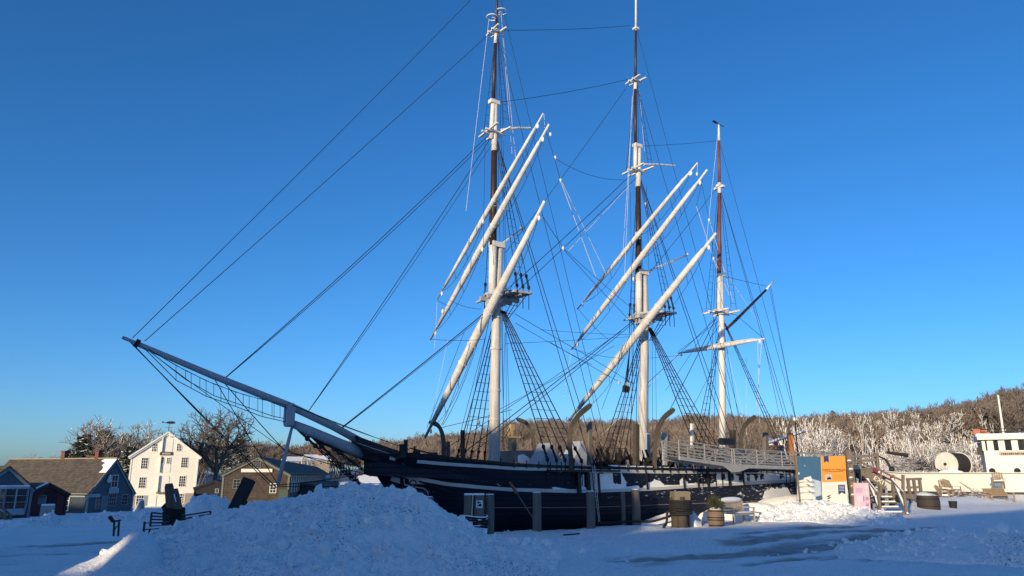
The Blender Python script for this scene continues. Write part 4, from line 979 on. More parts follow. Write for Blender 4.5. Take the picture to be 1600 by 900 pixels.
# slatted bench
bg_ = gnd(1147, 818.5); L = 1.72; ux = Vector((math.cos(R(42)), math.sin(R(42)), 0)); uy = Vector((-ux.y, ux.x, 0))
z = gz(bg_.x, bg_.y)
o = thing("park_bench", "weathered slatted wooden bench with a thick cushion of snow along its back", "bench", (bg_.x, bg_.y, z))
bp_ = lambda a, b, c: Vector((bg_.x, bg_.y, z)) + ux * a + uy * b + Vector((0, 0, c))
bench_m = mat("silvered_teak", (.36, .31, .26), (.25, .21, .17), 5, .8, bump=.3, stretch=(3, 3, .6))
for a in (0, L):
    mb = MB(); mb.bar(bp_(a, 0, -.1), bp_(a, 0, .66), .075); mb.build("leg", bench_m, o)
    mb = MB(); mb.bar(bp_(a, .52, -.1), bp_(a, .60, .95), .075); mb.build("leg", bench_m, o)
    mb = MB(); mb.bar(bp_(a, -.05, .66), bp_(a, .56, .68), .09, .05); mb.build("armrest", bench_m, o)
mb = MB()
for b in (.02, .13, .24, .35, .46): mb.bar(bp_(-.02, b, .44), bp_(L + .02, b, .43), .085, .03)
mb.bar(bp_(0, .0, .39), bp_(L, .0, .39), .04, .07); mb.build("seat", bench_m, o)
mb = MB()
for k in range(22): a = .05 + k * (L - .1) / 21; mb.bar(bp_(a, .53, .46), bp_(a, .60, .93), .06, .02)
mb.bar(bp_(0, .60, .95), bp_(L, .60, .95), .05, .09); mb.bar(bp_(0, .54, .5), bp_(L, .54, .5), .05, .06); mb.build("backrest", bench_m, o)
mb = MB(); k = [i / 10 for i in range(11)]; mb.tube([bp_(-.10 + (L + .15) * f, .62, 1.02) for f in k], [.02 + .085 * math.sin(math.pi * min(1, max(0, f))) ** .5 for f in k], 8, flat=1.2); mb.build("snow_cushion", snow_m, o, smooth=True)
mb = MB(); mb.box(bp_(L * .5, .25, .475), (L * .9, .35, .05), math.atan2(ux.y, ux.x)); mb.build("snow_cap", snow_m, o)

# ================================================================== GANGWAY, SIGNS, STAIRS
gw_s = C(1047, 716, 4.9); alu = mat("galvanised_pipe", (.40, .39, .36), (.29, .28, .265), 4, .45, metal=.0, contrast=.3)
q0 = 4.45; q1 = 5.45
gz0, gz1 = C(1047, 716, 4.9).z, C(1243, 732, 4.9).z
s0_, s1_, s2_, s3_ = C(1047, 716, 4.9).x, C(1131, 727, 4.9).x, C(1243, 731, 4.9).x, C(1330, 730, 4.9).x
zb = lambda s: float(np.interp(s, [s0_, s1_, s2_, s3_], [C(1047, 716, 4.9).z, C(1131, 728, 4.9).z, C(1243, 732, 4.9).z, 2.5]))
gc = shipw(s0_, 4.9, 0)
gang_o = thing("gangway", "long metal gangway with pipe rails and cross bracing beside the ship's rail", "gangway", shipw(s0_, 4.9, zb(s0_)))
RH = .80
brk = [s0_, C(1087, 720, 4.9).x, s1_ - .05, s1_ + .12, C(1169, 728, 4.9).x, C(1208, 730, 4.9).x, C(1248, 732, 4.9).x, (s2_ + s3_) / 2 + .3, s3_]
for qq in (q0, q1):
    fr = MB()
    for a, b in zip(brk, brk[1:]):
        fr.bar(shipw(a, qq, zb(a)), shipw(b, qq, zb(b)), .10, .16)
        fr.rope(shipw(a, qq, zb(a) + RH), shipw(b, qq, zb(b) + RH), .022, n=6)
        for f in (.2, .38, .56, .74): fr.rope(shipw(a, qq, zb(a) + RH * f), shipw(b, qq, zb(b) + RH * f), .026, n=6)
    fr.build("side_rail", alu, gang_o)
    for a in brk:
        mb = MB(); mb.bar(shipw(a, qq, zb(a) - .05), shipw(a, qq, zb(a) + RH), .04); mb.build("rail_post", alu, gang_o)
    mb = MB(); k = 0
    for a, b in zip(brk, brk[1:]):
        if b - a < .4: continue
        if k % 2: mb.rope(shipw(a, qq, zb(a) + RH * .1), shipw(b, qq, zb(b) + RH), .018)
        else: mb.rope(shipw(a, qq, zb(a) + RH), shipw(b, qq, zb(b) + RH * .1), .018)
        if k in (1, 2, 3): mb.rope(shipw(a, qq, zb(a) + RH), shipw(b, qq, zb(b) + .1), .018); mb.rope(shipw(a, qq, zb(a) + .1), shipw(b, qq, zb(b) + RH), .018)
        k += 1
    mb.build("cross_brace", alu, gang_o)
    mb = MB(); mb.poly([shipw(s1_ - .9, qq + .07, zb(s1_ - .9) - .06), shipw(s1_ - .25, qq + .07, zb(s1_) - .30), shipw(s1_ + .35, qq + .07, zb(s1_) - .28), shipw(s1_ + 1.2, qq + .07, zb(s1_ + 1.2) - .06)])
    if qq == q1: mb.build("hinge_plate", alu, gang_o)
mb = MB()
for a, b in zip(brk, brk[1:]): mb.poly([shipw(a, q0, zb(a) + .03), shipw(b, q0, zb(b) + .03), shipw(b, q1, zb(b) + .03), shipw(a, q1, zb(a) + .03)])
mb.build("walkway", mat("snowy_grating", (.3, .29, .28), (.7, .7, .72), 6, .8), gang_o)
lp = shipw((s0_ + s1_) / 2 + 3.2, q1 + .04, zb(s1_) + .84); mb = MB()
v = C(1135, 690, 5.5); cc = shipw(v.x, 5.5, v.z); mb.tube([cc + Vector((-.42 * AX, -.42 * AY, 0)), cc + Vector((.42 * AX, .42 * AY, 0))], [.17, .17], 10); mb.build("rolled_net", blackp, gang_o)

# trestle that carries the shore end
pf = at(1337, 735, 43.2); pz = zb(s3_)
tw = oldwood_s
o = thing("boarding_platform", "weathered timber platform and trestle carrying the shore end of the gangway", "platform", (pf.x, pf.y, 0))
mb = MB()
for px_, dy in ((1252, 0), (1262, 1.2), (1325, 0), (1333, 0), (1372, .5)):
    p = at(px_, 735, 42.8 + dy); mb.bar((p.x, p.y, gz(p.x, p.y) - .3), (p.x, p.y, pz + (.0 if px_ < 1300 else .85)), .17)
mb.build("post", tw, o)
p0 = at(1250, 738, 42.9); p1 = at(1375, 738, 43.3); mb = MB(); mb.bar((p0.x, p0.y, pz - .12), (p1.x, p1.y, pz - .12), .12, .22); mb.bar((p0.x, p0.y + 1.3, pz - .12), (p1.x, p1.y + 1.3, pz - .12), .12, .22)
mb.bar((p0.x, p0.y - .02, .5), (at(1265, 760, 42.9).x, p0.y, pz - .2), .08); mb.build("beam", tw, o)
mb = MB(); a = at(1322, 735, 42.9); mb.poly([(a.x, a.y, pz), (p1.x, p1.y, pz), (p1.x, p1.y + 1.4, pz), (a.x, a.y + 1.4, pz)]); mb.build("deck", tw, o)
mb = MB(); a = at(1322, 714, 42.9); b = at(1368, 712, 43.0); mb.bar(a, b, .10, .14); mb.bar(a + Vector((0, 1.3, 0)), b + Vector((0, 1.3, 0)), .1, .14); mb.bar((a.x, a.y, pz + .4), (b.x, b.y, pz + .4), .06, .12); mb.bar(at(1330, 760, 42.9), at(1358, 752, 43), .05, .1); mb.build("rail", tw, o)
# stairs: an upper flight running down to the right, then steps towards the camera
Ys = 43.1
U0, U1 = at(1336, 722, Ys), at(1398, 757, Ys)
o = thing("boarding_stairs", "snowy timber stairs with sloping handrail boards and exit signs leading up to the gangway", "stairs", (at(1390, 800, Ys).x, Ys, 0))
for dy in (0, 1.15):
    D = Vector((0, dy, 0))
    mb = MB(); mb.bar(at(1334, 731, Ys) + D, at(1383, 760, Ys) + D, .05, .28); mb.build("stringer", tw, o)
    mb = MB(); mb.bar(at(1338, 719, Ys) + D, at(1412, 752, Ys) + D, .07, .10); mb.bar(at(1336, 726, Ys) + D, at(1400, 760, Ys) + D, .06, .07); mb.build("handrail", tw, o)
    for px_, y0, y1 in ((1344, 716, 780), (1376, 738, 800), (1396, 745, 790), (1411, 742, 786)):
        mb = MB(); mb.bar(at(px_, y0, Ys) + D, at(px_, y1, Ys) + D, .13); mb.build("rail_post", tw, o)
mb = MB()
for k in range(8):
    f = k / 8; a = at(1334, 733, Ys).lerp(at(1383, 766, Ys), f + .06); mb.box(a + Vector((.1, .57, 0)), (.34, 1.1, .05))
mb.build("tread", tw, o)
mb = MB(); lx = at(1364, 772, Ys)
mb.box((lx.x + .6, Ys + .55, lx.z), (2.2, 1.2, .08)); mb.build("landing", tw, o)
nst = 4; z0_ = gz(lx.x, Ys - 1.3)
for k in range(nst):
    zz = lx.z - (lx.z - z0_) * (k + .7) / (nst + .2); mb = MB(); mb.box((lx.x + .40, Ys - .16 - k * .28, zz), (1.25, .34, .07)); st = mb.build("step", oldwood, o)
    mb = MB(); mb.box((lx.x + .38, Ys - .18 - k * .28, zz + .065), (1.05, .28, .06)); mb.build("snow_cap", snow_m, st)
for dx_ in (-.30, 1.10):
    mb = MB(); a = Vector((lx.x + dx_, Ys - 1.25, z0_)); mb.bar(a - Vector((0, 0, .2)), a + Vector((0, 0, 1.25)), .13); mb.build("rail_post", tw, o)
    mb = MB(); mb.bar(a + Vector((.02, -.05, .05)), a + Vector((.05, 1.2, 1.9)), .10, .16); mb.bar(a + Vector((0, 0, 1.15)), a + Vector((0, 1.2, 1.9)), .07, .10); mb.build("handrail", tw, o)
exm = boards("brown_sign_board", (.20, .155, .12), (.16, .125, .10), .2, 'Z', strength=.1)
def sloped_sign(a, b, hgt, bm_, txt, sz, tm, name):
    a = at(*a, Ys - .06); b = at(*b, Ys - .06); d = (b - a).normalized(); n_ = Vector((-d.z, 0, d.x)); mb = MB(); q = [a - n_ * hgt / 2, b - n_ * hgt / 2, b + n_ * hgt / 2, a + n_ * hgt / 2]
    mb.ext(q, (0, .03, 0)); sg = mb.build(name, bm_, o); c = (a + b) / 2
    if txt: text("lettering", txt, sz, tm, sg, c + d * .35 + Vector((0, -.012, 0)) - ORG[o.name], (R(90), math.atan2(-d.z, d.x), 0), sx=1.15)
    return sg, a, b, d, n_
sloped_sign((1352, 738), (1382, 756), .34, exm, "EXIT", .36, mat("cream_lettering", (.85, .80, .66), (.8, .76, .62), 5, .6), "exit_board")
sg, a, b, d, n_ = sloped_sign((1365, 733), (1394, 748), .20, mat("maroon_board", (.20, .035, .05), (.17, .03, .045), 4, .6), None, 0, None, "red_board")
mb = MB()
for f, w_ in ((.30, .10), (.48, .07), (.56, .05), (.64, .05), (.71, .04), (.77, .05), (.84, .04)): c = a.lerp(b, f) + Vector((0, -.012, 0)); mb.ext([c - n_ * .06 - d * w_ / 2, c - n_ * .06 + d * w_ / 2, c + n_ * .06 + d * w_ / 2, c + n_ * .06 - d * w_ / 2], (0, .008, 0))
mb.build("board_marks", white, sg)

# display panels
def panel(c4, Y0, Y1, m, th=.06):
    """four photo corners (tl, tr, br, bl) on a plane running from depth Y0 (left) to Y1 (right)"""
    a, b, c_, d_ = at(*c4[0], Y0), at(*c4[1], Y1), at(*c4[2], Y1), at(*c4[3], Y0); mb = MB(); n_ = (b - a).cross(d_ - a).normalized()
    if n_.y > 0: n_ = -n_
    mb.ext([a, b, c_, d_], -n_ * th); return mb, n_, a, b, c_, d_
def on(a, b, d_, n_, u, v, off=.006): return a + (b - a) * u + (d_ - a) * v + n_ * off
def patch(q, m, name, par, off, a, b, d_, n_):
    mb = MB(); mb.ext([on(a, b, d_, n_, u, v, off) for u, v in q], -n_ * .004); return mb.build(name, m, par)
fpost = at(1241, 790, 40.4)
o = thing("photo_panel", "tall display panel picturing square sails on a blue sky, left of the orange panel", "display panel", (at(1264, 800, 38.95).x, 38.95, 0))
mb, n_, a, b, c_, d_ = panel(((1245, 714), (1282, 714), (1285, 806), (1246, 806)), 38.9, 39.0, None)
pm_ = mat("blue_sky_print", (.060, .150, .26), (.04, .105, .20), 1.2, .5, contrast=.4); pb = mb.build("panel", pm_, o)
sailm = mat("printed_sails", (.84, .80, .72), (.66, .63, .58), 2.5, .6, contrast=.4); seam = mat("print_grey", (.30, .32, .35), (.2, .22, .26), 3, .6); paleb = mat("print_pale_cloud", (.34, .46, .58), (.5, .55, .6), 2, .6)
patch(((.5, .36), (.99, .42), (.99, .66), (.55, .70)), paleb, "print_cloud", pb, .006, a, b, d_, n_)
for k, (v0, v1, u1, u2) in enumerate(((.33, .45, .28, .62), (.40, .56, .04, .70), (.50, .70, .03, .74), (.62, .86, .05, .78), (.78, .98, .25, .80))):
    v0, v1 = .33 + (v0 - .33) * .74, .33 + (v1 - .33) * .74
    patch(((.0 if k else .28, v0 + .03), (u1 + .3, v0), (u2, v1 - .02), (u2 - .05, v1), (.4, v1 - .035), (.0 if k else .28, v1)), sailm, "print_sail", pb, .012 + k * .003, a, b, d_, n_)
for v in (.43, .51, .61, .73): patch(((.02, v), (.7, v - .01), (.72, v + .018), (.35, v - .0), (.02, v + .025)), seam, "print_yard", pb, .032, a, b, d_, n_)
patch(((.30, .14), (.34, .13), (.36, .16), (.31, .165)), seam, "print_gull", pb, .008, a, b, d_, n_); patch(((.05, .27), (.09, .26), (.11, .30), (.06, .305)), white, "print_gull", pb, .008, a, b, d_, n_)
mb = MB(); mb.bar((a.x - .06, a.y + .02, gz(a.x, a.y) - .3), (a.x - .06, a.y + .02, a.z + .1), .10); mb.build("post", oldwood_s, o)
o2 = thing("interpretive_sign", "tall orange and white sign panel with dark title lettering and blue ribbon marks", "sign", (at(1303, 800, 39.05).x, 39.05, 0))
mb, n_, a, b, c_, d_ = panel(((1282.5, 713), (1320.5, 712), (1326, 806), (1287, 806)), 39.0, 39.1, None)
pb = mb.build("panel", mat("cream_print", (.80, .74, .64), (.74, .70, .62), 2, .6), o2)
patch(((0, 0), (1, 0), (1, .44), (0, .44)), mat("orange_print", (.80, .34, .055), (.72, .30, .05), 1.0, .55), "orange_field", pb, .006, a, b, d_, n_)
patch(((.11, .0), (.31, .0), (.31, .11), (.21, .085), (.11, .11)), navy, "ribbon", pb, .012, a, b, d_, n_)
patch(((.64, .49), (.92, .49), (.92, .66), (.78, .62), (.64, .66)), navy, "ribbon", pb, .012, a, b, d_, n_)
brz = mat("brown_print", (.16, .06, .02), (.13, .05, .02), 3, .6); gr = mat("grey_print", (.45, .42, .38), (.4, .38, .35), 3, .6)
ang = math.atan2((b - a).y, (b - a).x); tc_ = on(a, b, d_, n_, .5, .237, .012)
text("title_lettering", "CHARLES W. MORGAN", .15, brz, pb, tc_ - ORG[o2.name], (R(90), 0, ang), sx=.80)
for i, v in enumerate((.268, .273)): pass
for i in range(9): u = .12 + i * .085; patch(((u, .262), (u + .065, .262), (u + .065, .272), (u, .272)), brz, "small_print", pb, .012, a, b, d_, n_)
for v in (.33, .345, .36, .375, .39): patch(((.42, v), (.86, v), (.86, v + .006), (.42, v + .006)), mat("faint_orange_print", (.62, .27, .05), (.6, .26, .05), 3, .6), "small_print", pb, .012, a, b, d_, n_)
patch(((.13, .315), (.40, .315), (.40, .405), (.13, .405)), mat("pale_photo", (.6, .55, .5), (.5, .48, .45), 3, .6), "small_picture", pb, .012, a, b, d_, n_)
patch(((.20, .385), (.25, .345), (.28, .375), (.31, .34), (.37, .375), (.38, .395), (.2, .398)), blackp, "picture_ship", pb, .018, a, b, d_, n_)
for v in (.50, .525, .55, .60, .64): patch(((.1, v), (.56, v), (.56, v + .008), (.1, v + .008)), mat("pale_blue_print", (.58, .60, .62), (.55, .57, .6), 3, .6), "small_print", pb, .012, a, b, d_, n_)
for q in (((.16, .68), (.30, .655), (.32, .665), (.2, .70)), ((.18, .72), (.28, .69), (.32, .70), (.2, .735)), ((.17, .75), (.30, .74), (.31, .75), (.18, .762))): patch(q, blackp, "black_emblem", pb, .012, a, b, d_, n_)
for v in (.51, .535, .56, .585): patch(((.68, v), (.88, v), (.88, v + .008), (.68, v + .008)), MATS["pale_blue_print"], "small_print", pb, .018, a, b, d_, n_)
mb = MB(); mb.bar((b.x + .30, b.y + .15, gz(b.x, b.y) - .3), (b.x + .22, b.y + .15, b.z + .3), .26); mb.build("post", oldwood_s, o2)
mb = MB()
for k in range(5): mb.ball((b.x + .18 + .03 * (k % 2), b.y - .02, b.z - .3 - k * .42), .13, 7, 5, sq=(1, .8, .9))
mb.build("rope_knot", oldwood_s, o2)
o3 = thing("information_board", "smaller pale pink information board leaning below the stairs, right of the orange sign", "sign", (at(1347, 800, 38.95).x, 38.95, 0))
mb, n_, a, b, c_, d_ = panel(((1334, 754.5), (1357, 754.5), (1361, 803), (1337, 803)), 38.9, 39.0, None)
pk = mat("pink_print", (.74, .52, .58), (.68, .50, .60), 2.2, .6, contrast=.35); pb = mb.build("panel", pk, o3)
patch(((.0, .0), (.22, .0), (.22, .12), (.0, .12)), mat("peach_print", (.78, .52, .32), (.75, .5, .3), 2, .6), "peach_corner", pb, .006, a, b, d_, n_)
lil = mat("lilac_print", (.42, .27, .40), (.38, .26, .38), 2, .6); pal = mat("blush_print", (.80, .64, .66), (.76, .6, .64), 2, .6)
for v in (.17, .21, .25, .29): patch(((.08, v), (.55, v), (.55, v + .015), (.08, v + .015)), lil, "small_print", pb, .008, a, b, d_, n_)
patch(((.15, .42), (.55, .40), (.62, .52), (.55, .62), (.3, .60), (.28, .80), (.2, .80), (.22, .6), (.15, .56)), pal, "drawing", pb, .008, a, b, d_, n_)
patch(((.55, .42), (.64, .42), (.64, .62), (.55, .60)), lil, "drawing", pb, .012, a, b, d_, n_)
for u, v in ((.72, .1), (.72, .28), (.72, .46), (.72, .66)): patch(((u, v), (u + .2, v), (u + .2, v + .1), (u, v + .1)), lil if v > .4 else pal, "drawing", pb, .008, a, b, d_, n_)
# dark tub and bucket
g = gnd(1452, 797); z = gz(g.x, g.y)
o = thing("oak_vat", "large dark-staved tub with a pale lid standing in the snow right of the stairs", "tub", (g.x, g.y, z))
mb = MB(); mb.tube([(g.x, g.y, z - .1), (g.x, g.y, z + .4), (g.x, g.y, z + .78)], [.62, .66, .60], 22); mb.build("barrel", boards("dark_staves", (.05, .04, .035), (.035, .03, .028), .1, 'XY'), o)
mb = MB(); mb.tube([(g.x, g.y, z + .78), (g.x, g.y, z + .83), (g.x + .02, g.y, z + .92)], [.64, .64, .30], 20); mb.build("lid", mat("pale_green_lid", (.30, .38, .36), (.6, .62, .62), 3, .6, snow=.3), o)
for h in (.12, .55): mb = MB(); mb.tube([(g.x, g.y, z + h), (g.x, g.y, z + h + .05)], [.655, .667], 22, caps=False); mb.build("hoop", iron, o)
g = gnd(1490, 795); z = gz(g.x, g.y); mb = MB(); mb.tube([(g.x, g.y, z - .05), (g.x, g.y, z + .42)], [.20, .25], 12); mb.tube([(g.x, g.y, z + .40), (g.x, g.y, z + .44)], [.265, .265], 12)
solo(mb, "bucket", blackp, "small black bucket on the snow right of the dark-staved tub", "bucket", (g.x, g.y, z))
# low dark rail fence behind the tub
mb = MB(); p = [at(x, 745, 50) for x in (1418, 1427, 1436)]
o = thing("rail_fence", "low dark timber rail behind the tub, between the stairs and the fishing boat", "fence", (p[1].x, 50, 0))
mb = MB(); mb.bar(at(1416, 749, 50), at(1440, 748, 50), .1, .14); mb.bar(at(1416, 762, 50), at(1440, 761, 50), .08, .14); mb.bar(at(1416, 775, 50), at(1440, 776, 50), .08, .3); mb.build("rail", oldwood, o)
for q in p: mb = MB(); mb.bar((q.x, 50, gz(q.x, 50) - .2), (q.x, 50, at(1430, 747, 50).z), .16); mb.build("post", oldwood, o)

# ================================================================== LEFT FOREGROUND
def log_post(p, q, r0, r1, name, label, m, cat="timber post", n=10):
    p = Vector(p); q = Vector(q); mb = MB(); rn = random.Random(int(p.x * 100)); k = [i / 5 for i in range(6)]
    mb.tube([p.lerp(q, f) + Vector((rn.uniform(-.01, .01), 0, 0)) for f in k], [(r0 + (r1 - r0) * f) for f in k], n); return solo(mb, name, m, label, cat, p)
Yp = 27.5
o = thing("mooring_bitt", "two dark upright bitts of unequal height, rope wound round the foot", "timber post", at(268, 815, Yp))
mb = MB(); mb.tube([at(270, 830, Yp), at(268, 790, Yp), at(264, 760, Yp), at(264, 755.5, Yp)], [.21, .19, .15, .12], 10); mb.build("tall_post", mat("old_oak_bitts", (.17, .13, .10), (.10, .08, .062), 3, .85, bump=.6, bscale=10, stretch=(5, 5, .6)), o, smooth=True)
mb = MB(); mb.tube([at(277, 830, Yp), at(276, 792, Yp), at(273, 768, Yp), at(272.5, 764, Yp)], [.20, .19, .13, .11], 10); mb.build("short_post", MATS["old_oak_bitts"], o, smooth=True)
mb = MB()
for k in range(7):
    c = at(272, 818 - k * 3.6, Yp); mb.tube([c + Vector((.34 * math.cos(a), .26 * math.sin(a), .03 * math.sin(2 * a + k))) for a in [i * math.pi / 9 for i in range(19)]], .055, 6)
mb.bar(at(256, 796, Yp), at(264, 788, Yp), .16, .22); mb.build("rope_turns", MATS["black_hawser"], o)
mb = MB(); mb.bar(at(272, 772, Yp - .2), at(275, 784, Yp - .2), .03); mb.build("snow_streak", snow_m, o)
p, q = at(362, 806, 25.0), at(390, 749, 25.3); mb = MB(); mb.bar(p, q, .36, .30, up=(0, 1, 0)); mb.bar(p.lerp(q, .25) + Vector((.14, -.05, -.1)), p.lerp(q, .5) + Vector((.2, -.05, -.1)), .12)
solo(mb, "leaning_timber", mat("tarred_timber", (.010, .010, .012), (.018, .017, .017), 3, .7, bump=.5), "squared black timber leaning out of the snow heap beside the two dark bitts", "timber", p)
dk = mat("dark_bench_slats", (.022, .020, .020), (.035, .032, .03), 5, .7, snow=.42, snow_scale=3)
def slat_bench(c4, Y0, Y1, label, nsl, legs=True):
    a, b, c_, d_ = at(*c4[0], Y0), at(*c4[1], Y1), at(*c4[2], Y1), at(*c4[3], Y0)
    o = thing("slatted_bench", label, "bench", d_); back = MB()
    for k in range(nsl):
        f = k / nsl; back.bar(a.lerp(d_, f * .95), b.lerp(c_, f * .95), .03, .05)
    back.build("backrest", dk, o); seat = MB(); fw = Vector((.02, -.38, 0)); fw2 = Vector((.02, -.3, 0))
    for k in range(4): seat.bar(a.lerp(d_, .9) + fw * (k + .5) / 4 * 1.3, b.lerp(c_, .9) + fw2 * (k + .5) / 4 * 1.3, .07, .03)
    seat.build("seat", dk, o)
    for e0, e1 in ((a, d_), (b, c_)):
        for ff in (Vector((0, 0, 0)), Vector((0, -.42, 0))):
            mb = MB(); t_ = e0 if ff.length == 0 else e0.lerp(e1, .45) + ff; mb.bar(t_, e1 + ff - Vector((0, 0, .3)), .05); mb.build("leg", dk, o)
        mb = MB(); mb.bar(e0.lerp(e1, .55), e0.lerp(e1, .55) + Vector((0, -.45, 0)), .05, .03); mb.build("armrest", dk, o)
    mb = MB(); mb.box((a.lerp(d_, .9) + b.lerp(c_, .9)) / 2 + Vector((0, -.25, .05)), ((b - a).length * .9, .4, .05), math.atan2((b - a).y, (b - a).x)); mb.build("snow_cap", snow_m, o)
slat_bench(((237, 801), (263, 804), (263, 826), (234, 829)), 25.6, 26.4, "dark slatted bench left of the rope-wrapped bitts, half buried in snow", 5)
slat_bench(((284, 806), (329, 799), (331, 812), (285, 822)), 26.3, 27.5, "dark slatted bench right of the rope-wrapped bitts, only its back showing above the snow", 3)
# end-on small bench
o = thing("iron_bench", "small black iron bench seen end-on, standing alone in the shaded snow on the left", "bench", at(182, 832, 24))
Yb = 23.6; mb = MB(); mb.bar(at(177, 815, Yb), at(188, 813, Yb), .10, .05); mb.bar(at(188, 813, Yb + .9), at(177, 815, Yb + .9), .1, .05); mb.poly([at(177, 814, Yb), at(188, 813, Yb), at(188, 813, Yb + .9), at(177, 814, Yb + .9)]); mb.build("seat", iron, o)
mb = MB(); mb.bar(at(177, 815, Yb), at(171, 807, Yb), .07, .09); mb.bar(at(177, 815, Yb + .9), at(171, 807, Yb + .9), .07, .09); mb.build("backrest", iron, o)
for x0, x1 in ((178.5, 177.5), (186, 184.5)):
    for dy in (0, .9): mb = MB(); mb.bar(at(x0, 815, Yb + dy), at(x1, 838, Yb + dy), .045); mb.build("leg", iron, o)
mb = MB(); mb.bar(at(178, 824, Yb), at(186, 822, Yb), .02); mb.bar(at(178, 829, Yb), at(185, 820, Yb), .02); mb.build("stretcher", iron, o)
# sloping hatch cover
Yh = 48; mb = MB(); a, b, c_ = at(204, 812, Yh), at(219, 783, Yh), at(221, 812, Yh)
o = thing("cellar_hatch", "steep grey wedge-shaped hatch cover with snow on its slope, in front of the grey shop", "hatch cover", a)
mb.ext([a, b, c_, c_ - Vector((0, 0, .2)), a - Vector((0, 0, .2))], (-.33, 1.2, 0)); mb.build("cover", mat("slate_grey_paint", (.20, .22, .24), (.16, .18, .2), 3, .6), o)
mb = MB(); u = Vector((-.33, 1.2, 0)); mb.ext([a + Vector((-.16, -.03, 0)), a + Vector((.02, -.03, 0)), b + Vector((.02, -.03, 0)), b + Vector((-.05, -.03, .06))], u * 1.05); mb.build("snow_cap", snow_m, o)

# ================================================================== BUILDINGS (gable faces local -Y)
def rot2(x, y, a): return (x * math.cos(a) - y * math.sin(a), x * math.sin(a) + y * math.cos(a))
class House:
    def __init__(s, name, label, cat, loc, rz, W_, L, he, hr, wallm, roofm, trim, over=.2, base=-.8, th=.12, lean=0.0, group=None, frontm=None):
        s.o = thing(name, label, cat, loc, rz, group, local=True); s.W, s.L, s.he, s.hr = W_, L, he, hr; s.trim = trim; h = W_ / 2
        mb = MB(); f = [(-h, 0, base), (h, 0, base), (h, 0, he), (0, 0, hr), (-h, 0, he)]; b = [(x, L, z) for x, _, z in f]
        mb.poly(f, 1); mb.poly(b[::-1], 0)
        for i in (1, 4): mb.poly([f[i], b[i], b[(i + 1) % 5], f[(i + 1) % 5]], 0)
        mb.poly([f[4], b[4], b[0], f[0]], 0)
        s.wall = mb.build("wall", [wallm, frontm or wallm], s.o)
        sl = (hr - he) / h; mb = MB(); e = over
        for sd in (-1, 1):
            p = [(sd * (h + e), -e, he - sl * e), (0, -e, hr), (0, L + e, hr), (sd * (h + e), L + e, he - sl * e)]; n = Vector((sd * sl, 0, 1)).normalized() * th
            q = [Vector(x) + n for x in p]; q[1].x = q[2].x = 0; q[1].z = q[2].z = hr + th * 1.2
            p = [Vector(x) + n * .08 for x in p]
            mb.add(p + q, [(0, 1, 2, 3), (7, 6, 5, 4), (0, 4, 5, 1), (3, 2, 6, 7), (0, 3, 7, 4), (1, 5, 6, 2)])
        s.roof = mb.build("roof", roofm, s.o)
        mb = MB()
        for sd in (-1, 1):
            mb.bar((sd * (h + e * .9), -e * .6, he - sl * e * .9 - .09), (0, -e * .6, hr - .07), .05, .2)
            mb.box((sd * (h + .01), -.015, (he + base) / 2), (.18, .10, he - base - .05))
            mb.box((sd * (h + e * .55), L / 2, he - sl * e * .5 - .16), (.1, L, .14))
        mb.build("trim", trim, s.o)
    def win(s, x, z, w_, h_, nx=2, ny=4, face='F', fm=None, y=0.0, name="window"):
        fm = fm or s.trim
        def T_(a, c, d):                       # a along the face, c up, d outwards
            if face == 'F': return Vector((x + a, y - d, z + c))
            if face == 'L': return Vector((-s.W / 2 - d, x - a, z + c))
            return Vector((s.W / 2 + d, x + a, z + c))
        def bx_(mb, a0, a1, c0, c1, d0, d1):
            vs = [T_(a, c, d) for a in (a0, a1) for c in (c0, c1) for d in (d0, d1)]
            mb.add(vs, [(0, 1, 3, 2), (4, 6, 7, 5), (0, 4, 5, 1), (2, 3, 7, 6), (0, 2, 6, 4), (1, 5, 7, 3)])
        fr = MB(); t = .07
        bx_(fr, -w_ / 2 - t, w_ / 2 + t, h_ / 2, h_ / 2 + t, -.02, .06); bx_(fr, -w_ / 2 - t, w_ / 2 + t, -h_ / 2 - t, -h_ / 2, -.02, .09)
        for sd in (-1, 1): bx_(fr, sd * (w_ / 2 + t / 2) - t / 2, sd * (w_ / 2 + t / 2) + t / 2, -h_ / 2, h_ / 2, -.02, .06)
        for i in range(1, nx): a = -w_ / 2 + w_ * i / nx; bx_(fr, a - .025, a + .025, -h_ / 2, h_ / 2, -.02, .045)
        for j in range(1, ny): c = -h_ / 2 + h_ * j / ny; bx_(fr, -w_ / 2, w_ / 2, c - .025, c + .025, -.02, .043)
        f = fr.build(name, fm, s.o); pn = MB(); pn.poly([T_(-w_ / 2, -h_ / 2, .025), T_(w_ / 2, -h_ / 2, .025), T_(w_ / 2, h_ / 2, .025), T_(-w_ / 2, h_ / 2, .025)]); pn.build("pane", glass, f)
        return f
    def slab(s, name, m, x, z, w_, h_, d0=0.0, d1=.06, face='F', par=None):
        mb = MB()
        if face == 'F': mb.box((x, -(d0 + d1) / 2, z), (w_, d1 - d0, h_))
        elif face == 'L': mb.box((-s.W / 2 - (d0 + d1) / 2, x, z), (d1 - d0, w_, h_))
        else: mb.box((s.W / 2 + (d0 + d1) / 2, x, z), (d1 - d0, w_, h_))
        return mb.build(name, m, par or s.o)
    def chimney(s, x, y, w_, h_, m):
        mb = MB(); zr = s.hr - abs(x) * (s.hr - s.he) / (s.W / 2); mb.box((x, y, zr + h_ / 2 - .3), (w_, w_, h_ + .6)); mb.box((x, y, zr + h_ + .02), (w_ + .1, w_ + .1, .12)); mb.build("chimney", m, s.roof)
brick = shingle("chimney_brick", (.26, .09, .06), (.18, .07, .05), bw=.22, bh=.075)
clap_white = boards("white_clapboard", (.80, .76, .66), (.74, .70, .61), .14)
